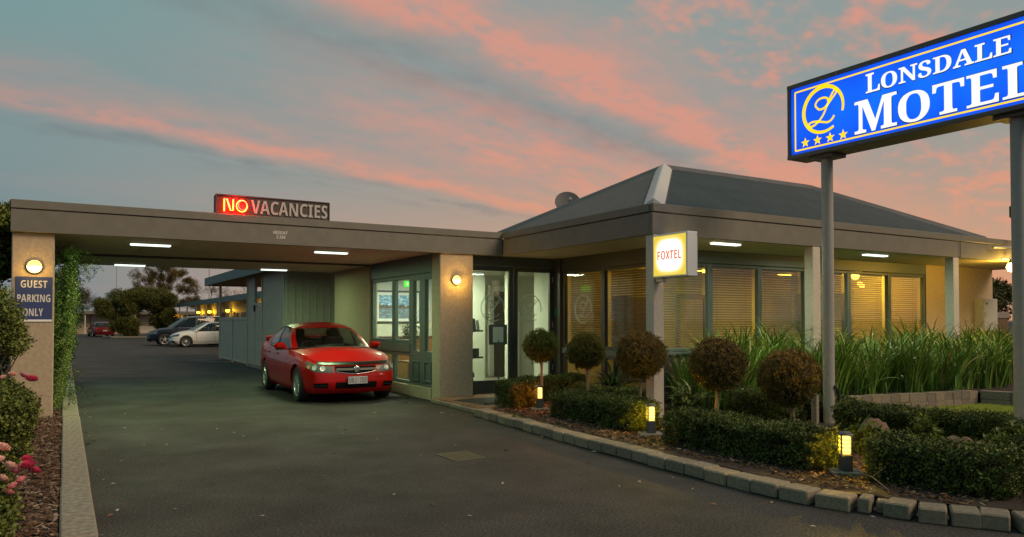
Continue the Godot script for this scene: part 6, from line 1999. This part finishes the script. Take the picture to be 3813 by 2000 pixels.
func white_hatch() -> void:
	# nose towards the drive, so its flank faces the road
	var t := thing("parked_car", "white hatchback in the first bay beyond the ribbed fence", "car", Vector3(7.35, 0, -48.0), -PI / 2)
	simple_car(t, paint("white_paint", L(0.62, 0.62, 0.60)), 4.25, 1.79, 1.45, 2.63, 0.315, false)

func dark_wagon() -> void:
	var t := thing("parked_car", "dark blue off-road wagon parked behind the white hatchback", "car", Vector3(6.72, 0, -51.3), -PI / 2)
	simple_car(t, paint("navy_paint", L(0.007, 0.010, 0.020), 0.25), 4.80, 1.93, 1.79, 2.92, 0.375, true)

# a five-door body by its main measures
func simple_car(t: Node3D, p: Material, len: float, wide: float, high: float, base: float, wr: float, tall: bool) -> void:
	var c := Car.new()
	c.host = self
	var k := len / 4.9
	var hw := wide * 0.5
	var zf := len * 0.5 - 0.02
	c.axf = base * 0.5 - 0.04; c.axr = -base * 0.5 - 0.04; c.wr = wr; c.arch = wr + 0.055
	c.px = []; c.pz = []
	for q in [[0.0, 1.0], [0.64, 0.96], [0.86, 0.88], [0.95, 0.76], [0.985, 0.58], [1.0, 0.38], [1.0, 0.15], [1.0, -0.1], [1.0, -0.35], [0.995, -0.5], [0.98, -0.62], [0.96, -0.78], [0.92, -0.90], [0.78, -0.97], [0.0, -1.0]]:
		c.px.append(q[0] * hw); c.pz.append(q[1] * zf)
	var belt := high * (0.60 if tall else 0.635)
	c.sh = []
	for q in [0.78, 0.80, 0.845, 0.89, 0.93, 0.965, 0.98, 0.99, 1.0, 1.01, 1.02, 1.03, 1.03, 1.02, 1.02]: c.sh.append(q * belt)
	var nose: float = c.sh[0]
	c.yb = 0.24 if tall else 0.18
	c.fo = [[c.yb, 0.10], [nose * 0.5, 0.0], [nose * 0.75, 0.03], [nose * 0.9, 0.08], [nose, 0.16]]
	var tail: float = c.sh[14]
	c.ro = [[c.yb, 0.08], [tail * 0.5, 0.0], [tail * 0.75, 0.03], [tail, 0.08]]
	c.so = [[c.yb, 0.09], [belt * 0.4, 0.015], [belt * 0.62, 0.0], [belt * 0.85, 0.02], [belt, 0.08]]
	var b := mb()
	for s in [1.0, -1.0]: c.skin(b, s)
	obj("body", b, p, t)
	var lid := mb()
	c.lid(lid, 5.4, 1.0, [0.08, 0.09, 0.08, 0.05, 0.01])
	obj("bonnet", lid, p, t)
	var hr := high - 0.05
	var x1 := hw - 0.10
	greenhouse(t, p, [
		[Vector3(0, belt + 0.05, 0.50 * zf), Vector3(0, hr, 0.10 * zf)],
		[Vector3(x1 - 0.14, belt + 0.02, 0.40 * zf), Vector3(hw * 0.62, hr - 0.02, 0.04 * zf)],
		[Vector3(x1 - 0.04, belt, 0.31 * zf), Vector3(hw * 0.68, hr - 0.03, 0.0)],
		[Vector3(x1, belt + 0.005, -0.12 * zf), Vector3(hw * 0.71, hr, -0.17 * zf)],
		[Vector3(x1, belt + 0.01, -0.17 * zf), Vector3(hw * 0.71, hr, -0.21 * zf)],
		[Vector3(x1 - 0.01, belt + 0.03, -0.62 * zf), Vector3(hw * 0.69, hr - 0.01, -0.60 * zf)],
		[Vector3(x1 - 0.04, belt + 0.05, (-0.93 if tall else -0.86) * zf), Vector3(hw * 0.64, hr - 0.03, (-0.80 if tall else -0.72) * zf)],
		[Vector3(0, belt + 0.05, -0.97 * zf), Vector3(0, hr - 0.02, (-0.84 if tall else -0.78) * zf)]],
		["windscreen", "a_pillar", "side_window", "b_pillar", "side_window", "side_window" if tall else "c_pillar", "rear_screen"], 0.05)
	cabin(t, belt, 0.48 * zf, -0.85 * zf)
	for s in [1.0, -1.0]:
		var h := mb()
		c.patch(h, 0.75, 2.7, func(u: float) -> float: return nose * 0.80 + 0.02 * u, func(u: float) -> float: return c.shoulder(u) - 0.035, s, 0.006, 12, 4)
		obj("headlight", h, mat("lamp_dark", L(0.10, 0.12, 0.14), 0.12, 0.4), t)
		var v := mb()
		c.patch(v, 0.9, 1.9, func(u: float) -> float: return nose * 0.34, func(u: float) -> float: return nose * 0.50, s, 0.006, 8, 3)
		obj("bumper_vent", v, M.black, t)
		var tl := mb()
		c.patch(tl, 11.3, 13.3, func(u: float) -> float: return tail * 0.74, func(u: float) -> float: return tail * 0.93, s, 0.006, 8, 3)
		obj("tail_light", tl, mat("tail_red", L(0.30, 0.01, 0.01), 0.15), t)
		obj("wing_mirror", mb().box(Vector3(s * (hw + 0.08), belt + 0.09, 0.30 * zf), Vector3(0.2, 0.13, 0.10), 0.045), p, t)
		for z in [0.34, -0.14, -0.56]:
			var line := mb()
			var uu := c.u_at_z(z * zf)
			c.patch(line, uu - 0.014, uu + 0.014, func(u: float) -> float: return max(0.32, c.bottom(u) + 0.02), func(u: float) -> float: return c.shoulder(u), s, 0.0015, 2, 10)
			obj("shut_line", line, M.black, t)
		for z in [-0.06, -0.48]:
			obj("door_handle", bx(c.surf(c.u_at_z(z * zf), belt - 0.10, s, 0.014), Vector3(0.03, 0.028, 0.19), 0.012), M.chrome if tall else p, t)
		obj("window_trim", mb().tube([Vector3(s * (x1 - 0.02), belt + 0.005, 0.30 * zf), Vector3(s * (x1 + 0.018), belt + 0.015, -0.1 * zf), Vector3(s * (x1 + 0.01), belt + 0.035, -0.6 * zf)], [0.012], 5), M.chrome if tall else M.black, t)
		if tall: obj("roof_rail", mb().tube([Vector3(s * hw * 0.66, hr + 0.02, 0.0), Vector3(s * hw * 0.66, hr + 0.06, -0.2 * zf), Vector3(s * hw * 0.64, hr + 0.05, -0.75 * zf)], [0.018], 6), M.chrome, t)
		for z in [c.axf, c.axr]:
			wheel(t, Vector3(s * (hw - 0.125), wr, z), wr, s, 5 if tall else 9)
			obj("wheel_arch", mb().box(Vector3(s * (hw - 0.36), wr + 0.22, z), Vector3(0.42, 0.34, wr * 2.1)), M.black, t)
	var g := mb()
	for s in [1.0, -1.0]:
		c.patch(g, 0.0, 0.7, func(u: float) -> float: return nose * 0.72, func(u: float) -> float: return nose * 0.88, s, 0.006, 8, 3)
	obj("grille", g, M.black, t)
	obj("underbody", bb(Vector3(-hw + 0.15, c.yb, -zf * 0.9), Vector3(hw - 0.15, c.yb + 0.1, zf * 0.9)), M.black, t)
	obj("number_plate", bx(c.surf(0, nose * 0.45, 1.0, 0.02), Vector3(0.37, 0.12, 0.012), 0.003), mat("plate_white", L(0.42, 0.42, 0.44), 0.5), t)
	obj("rear_plate", bx(c.surf(14.0, tail * 0.62, 1.0) + Vector3(0, 0, -0.015), Vector3(0.37, 0.12, 0.012), 0.003), mat("plate_white", L(0.42, 0.42, 0.44), 0.5), t)

func far_sedan() -> void:
	var t := thing("parked_car", "dark red sedan parked nose-in far up the drive", "car", Vector3(3.05, 0, -83.5), PI + 0.12)
	simple_car(t, paint("maroon_paint", L(0.16, 0.012, 0.014)), 4.85, 1.86, 1.42, 2.8, 0.32, false)

# ---------------------------------------------------------------- the far end of the car park
func unit_row(label: String, at: Vector3, turn: float, len: float, bays: int, wall: Material, roof_c: Material, high := 2.45) -> Node3D:
	var t := thing("motel_units", label, "building", at, turn)
	obj("wall", bb(Vector3(0, 0, -6), Vector3(len, high, 0)), wall, t)
	obj("roof", bb(Vector3(-0.6, high + 0.01, -6.5), Vector3(len + 0.6, high + 0.09, 1.6)), roof_c, t)
	obj("roof_edge", bb(Vector3(-0.62, high - 0.20, 1.6), Vector3(len + 0.62, high + 0.16, 1.66)), roof_c, t)
	var bw := len / bays
	for i in bays:
		var x := i * bw
		var w := obj("window", bb(Vector3(x + 0.5, 0.95, 0.0), Vector3(x + bw * 0.58, 2.2, 0.05), 0.01), M.frame_dark, t)
		for k in 2:
			var a := lerpf(x + 0.56, x + bw * 0.58 - 0.06, k * 0.5)
			obj("pane", bb(Vector3(a + 0.02, 1.0, 0.051), Vector3(a + (bw * 0.58 - 0.62) * 0.5 - 0.02, 2.14, 0.06)), mat("curtain", L(0.34, 0.31, 0.25), 0.8), w)
		obj("lower_panel", ribbed(Vector3(x + 0.5, 0.1, 0.02), Vector3.RIGHT, Vector3.BACK, bw * 0.58 - 0.5, 0.82, 0.12, 0.015), M.sheet_grey, t)
		var d := obj("door", bb(Vector3(x + bw * 0.66, 0.05, 0.0), Vector3(x + bw * 0.66 + 0.85, 2.1, 0.04), 0.008), M.fence_timber, t)
		obj("handle", bx(Vector3(x + bw * 0.66 + 0.75, 1.0, 0.06), Vector3(0.1, 0.04, 0.05), 0.01), M.steel, d)
		obj("post", bb(Vector3(x - 0.05, 0, 1.45), Vector3(x + 0.05, high - 0.2, 1.55)), M.post_cream, t)
	return t

func far_lamp(at: Vector3, label: String, turn: float) -> void:
	var t := thing("bracket_lamp", label, "wall lamp", at, turn, "yellow lamps on the far rooms")
	obj("bracket", bx(Vector3(0, 0.06, 0.08), Vector3(0.12, 0.06, 0.18), 0.01), M.charcoal, t)
	obj("globe", mb().lathe([Vector2(0.001, -0.16), Vector2(0.10, -0.13), Vector2(0.15, -0.05), Vector2(0.13, 0.03), Vector2(0.001, 0.05)], Vector3(0, 0, 0.16), 14), glow("far_globe_glow", Color(1.0, 0.76, 0.18), 6.0), t)
	lamp(t, Vector3(0, -0.06, 0.16), Color(1.0, 0.72, 0.14), 0.6, 0.1)

func far_things() -> void:
	# rows of rooms across the far end and down the right side
	unit_row("long low row of cream motel rooms across the far end of the car park", Vector3(-8.0, 0, -98.0), 0.0, 30.0, 6, M.render_cream, mottled("far_roof", L(0.14, 0.125, 0.11), 0.7, 0.1, 2.0, 0.02, 95))
	unit_row("side row of motel rooms with lit lamps behind the parked cars", Vector3(10.6, 0, -75.0), -PI / 2, 40.0, 8, M.shed_panel, M.roof_edge, 2.95)
	var lz := [-72.0, -66.0, -58.0, -48.5, -43.5, -38.5]
	for i in 6:
		far_lamp(Vector3(10.45, 2.30, lz[i]), ["farthest yellow lamp of the side row of rooms", "second farthest yellow lamp of the side row of rooms", "yellow lamp above the dark blue wagon", "yellow lamp above the roof of the white hatchback", "yellow lamp seen just over the ribbed fence", "yellow lamp nearest the shed on the side row"][i], -PI / 2)
	far_lamp(Vector3(11.2, 2.1, -97.9), "small yellow lamp on the far cream row of rooms", 0.0)
	# planted island with the big round shrub
	struct("island_soil", sheet([[3.2, -78.5], [9.5, -78.5], [9.5, -74.5], [6.0, -73.0], [3.2, -74.5]], 0.12), M.soil, "kerbed soil island under the big round shrub", "garden bed")
	var k := Node3D.new()
	k.name = "island_kerb"; add_child(k, true)
	tag(k, "pale curved kerb of the planted island far up the drive", "kerb", "", "structure")
	var ik := [[3.2, -78.5], [3.0, -75.5], [3.6, -74.2], [6.0, -72.9], [9.5, -74.4]]
	for i in 4:
		var a := Vector2(ik[i][0], ik[i][1]); var b := Vector2(ik[i + 1][0], ik[i + 1][1])
		var o := obj("kerb_piece", bx(Vector3.ZERO, Vector3(a.distance_to(b), 0.16, 0.2), 0.02), M.concrete, k)
		o.transform = Transform3D(Basis(Vector3.UP, -(b - a).angle()), Vector3((a.x + b.x) / 2, 0.08, (a.y + b.y) / 2))
	var big := sprig(14, 0.15, 0.4, 0.24, 201)
	var dk := Color(0.055, 0.072, 0.02); var lt := Color(0.15, 0.155, 0.04)
	tree("round_shrub_tree", "big rounded dark green weeping tree on the island", Vector3(5.6, 0.1, -76.0), 4.4, 0.16, [[Vector3(-1.6, 2.6, 0), Vector3(1.9, 1.6, 1.8)], [Vector3(0.2, 3.4, 0), Vector3(2.2, 1.55, 2.0)], [Vector3(2.1, 2.7, 0), Vector3(1.8, 1.6, 1.8)], [Vector3(-0.9, 1.3, 0.6), Vector3(1.5, 1.2, 1.2)], [Vector3(2.4, 1.4, 0.4), Vector3(1.2, 1.2, 1.2)]], 2300, dk, lt, big, 0.85, 4, 202)
	tree("gum_tree", "tall open gum tree with orange-brown leaves behind the far rooms", Vector3(11.6, 0, -112.0), 11.5, 0.30, [[Vector3(-2.4, 7.2, 0), Vector3(1.7, 1.5, 1.6)], [Vector3(-0.6, 9.4, 0), Vector3(1.9, 1.5, 1.6)], [Vector3(1.3, 8.4, 0), Vector3(1.6, 1.3, 1.4)], [Vector3(2.6, 6.2, 0), Vector3(1.8, 1.3, 1.4)], [Vector3(-3.0, 5.2, 0), Vector3(1.1, 1.0, 1.2)], [Vector3(3.5, 4.2, 0), Vector3(1.5, 1.0, 1.2)], [Vector3(0.2, 6.6, 0), Vector3(1.2, 1.2, 1.2)]], 330, Color(0.09, 0.075, 0.022), Color(0.22, 0.15, 0.05), big, 1.15, 7, 203)
	tree("bare_tree", "bare autumn tree right of the tall gum", Vector3(16.6, 0, -110.0), 8.0, 0.2, [[Vector3(-1.4, 5.4, 0), Vector3(1.6, 1.7, 1.4)], [Vector3(0.9, 6.2, 0), Vector3(1.7, 1.8, 1.4)], [Vector3(2.4, 4.8, 0), Vector3(1.6, 1.5, 1.4)], [Vector3(-2.2, 4.0, 0), Vector3(1.2, 1.0, 1.2)]], 55, Color(0.10, 0.075, 0.04), Color(0.17, 0.11, 0.05), big, 0.8, 22, 204)
	tree("bare_tree", "pale bare tree farther right behind the row of lamps", Vector3(20.5, 0, -104.0), 6.5, 0.18, [[Vector3(-1.2, 4.6, 0), Vector3(1.5, 1.4, 1.2)], [Vector3(0.8, 5.0, 0), Vector3(1.4, 1.5, 1.2)]], 70, Color(0.12, 0.10, 0.05), Color(0.18, 0.15, 0.07), big, 0.7, 18, 205)
	tree("hedge_tree", "brownish bare-topped trees left of the big round shrub", Vector3(-1.5, 0, -104.0), 5.0, 0.2, [[Vector3(-2.5, 3.6, 0), Vector3(2.4, 1.5, 1.4)], [Vector3(0.8, 4.2, 0), Vector3(2.3, 1.4, 1.4)], [Vector3(3.6, 4.0, 0), Vector3(2.0, 1.5, 1.4)]], 420, Color(0.05, 0.04, 0.015), Color(0.12, 0.075, 0.03), big, 0.9, 16, 206)
	for i in 2:
		var m := thing("radio_mast", ["thin radio mast over the trees left of the gum", "thin antenna mast right of the gum tree"][i], "mast", [Vector3(6.5, 0, -124), Vector3(14.9, 0, -96)][i])
		obj("pole", mb().tube([Vector3.ZERO, Vector3(0, [14.0, 10.6][i], 0)], [0.07, 0.05], 6), M.steel, m)
		obj("aerial", mb().box(Vector3(0, [13.0, 10.2][i], 0), Vector3(0.5, 0.06, 0.06)).box(Vector3(0, [12.3, 9.6][i], 0), Vector3(0.25, 0.3, 0.06)), M.steel, m)
	var bn := thing("wheelie_bin", "dark bin standing beside the island shrub behind the wagon", "bin", Vector3(8.6, 0, -66.0))
	obj("body", mb().box(Vector3(0, 0.9, 0), Vector3(1.6, 1.4, 1.0), 0.08), M.black, bn)
	obj("lid", mb().box(Vector3(0, 1.64, 0), Vector3(1.7, 0.1, 1.1), 0.04), M.charcoal, bn)
	# right side: timber fence and trees behind it
	var f := thing("paling_fence", "brown timber paling fence at the right beside the building", "fence", Vector3(20.6, 0, -12.2))
	R.seed = 301
	for i in 30:
		obj("paling", bb(Vector3(i * 0.155, 0.05, -0.01), Vector3(i * 0.155 + 0.145, 1.62 + rf(-0.015, 0.015), 0.012), 0.003), M.fence_timber, f)
	obj("capping", bb(Vector3(-0.02, 1.62, -0.05), Vector3(4.7, 1.80, 0.04), 0.005), M.grey_timber, f)
	var lf := sprig(10, 0.09, 0.5, 0.12, 302)
	tree("fence_tree", "green and reddish tree behind the fence at the far right", Vector3(27.6, 0, -14.0), 4.4, 0.09, [[Vector3(0, 2.6, 0), Vector3(1.3, 0.9, 1.0)], [Vector3(-1.4, 2.2, 0), Vector3(1.2, 0.8, 0.9)], [Vector3(1.3, 2.3, 0), Vector3(1.2, 0.9, 1.0)]], 700, Color(0.04, 0.05, 0.012), Color(0.10, 0.10, 0.03), lf, 1.0, 5, 303)
	# across the street behind the camera: trees that the windows mirror
	for i in 3:
		tree("street_tree", ["broad street tree across the road, mirrored in the lounge windows", "tall street tree across the road beside the drive axis", "street tree across the road at the left"][i], [Vector3(17, 0, 17), Vector3(4, 0, 22), Vector3(-9, 0, 19)][i], [7.5, 8.5, 6.5][i], 0.2, [[Vector3(-1.5, 4.6, 0), Vector3(2.0, 1.6, 1.8)], [Vector3(1.3, 5.4, 0), Vector3(2.1, 1.7, 1.8)], [Vector3(0, 3.8, 0.5), Vector3(2.3, 1.3, 1.6)]], 330, dk, lt, big, 1.3, 6, 310 + i)
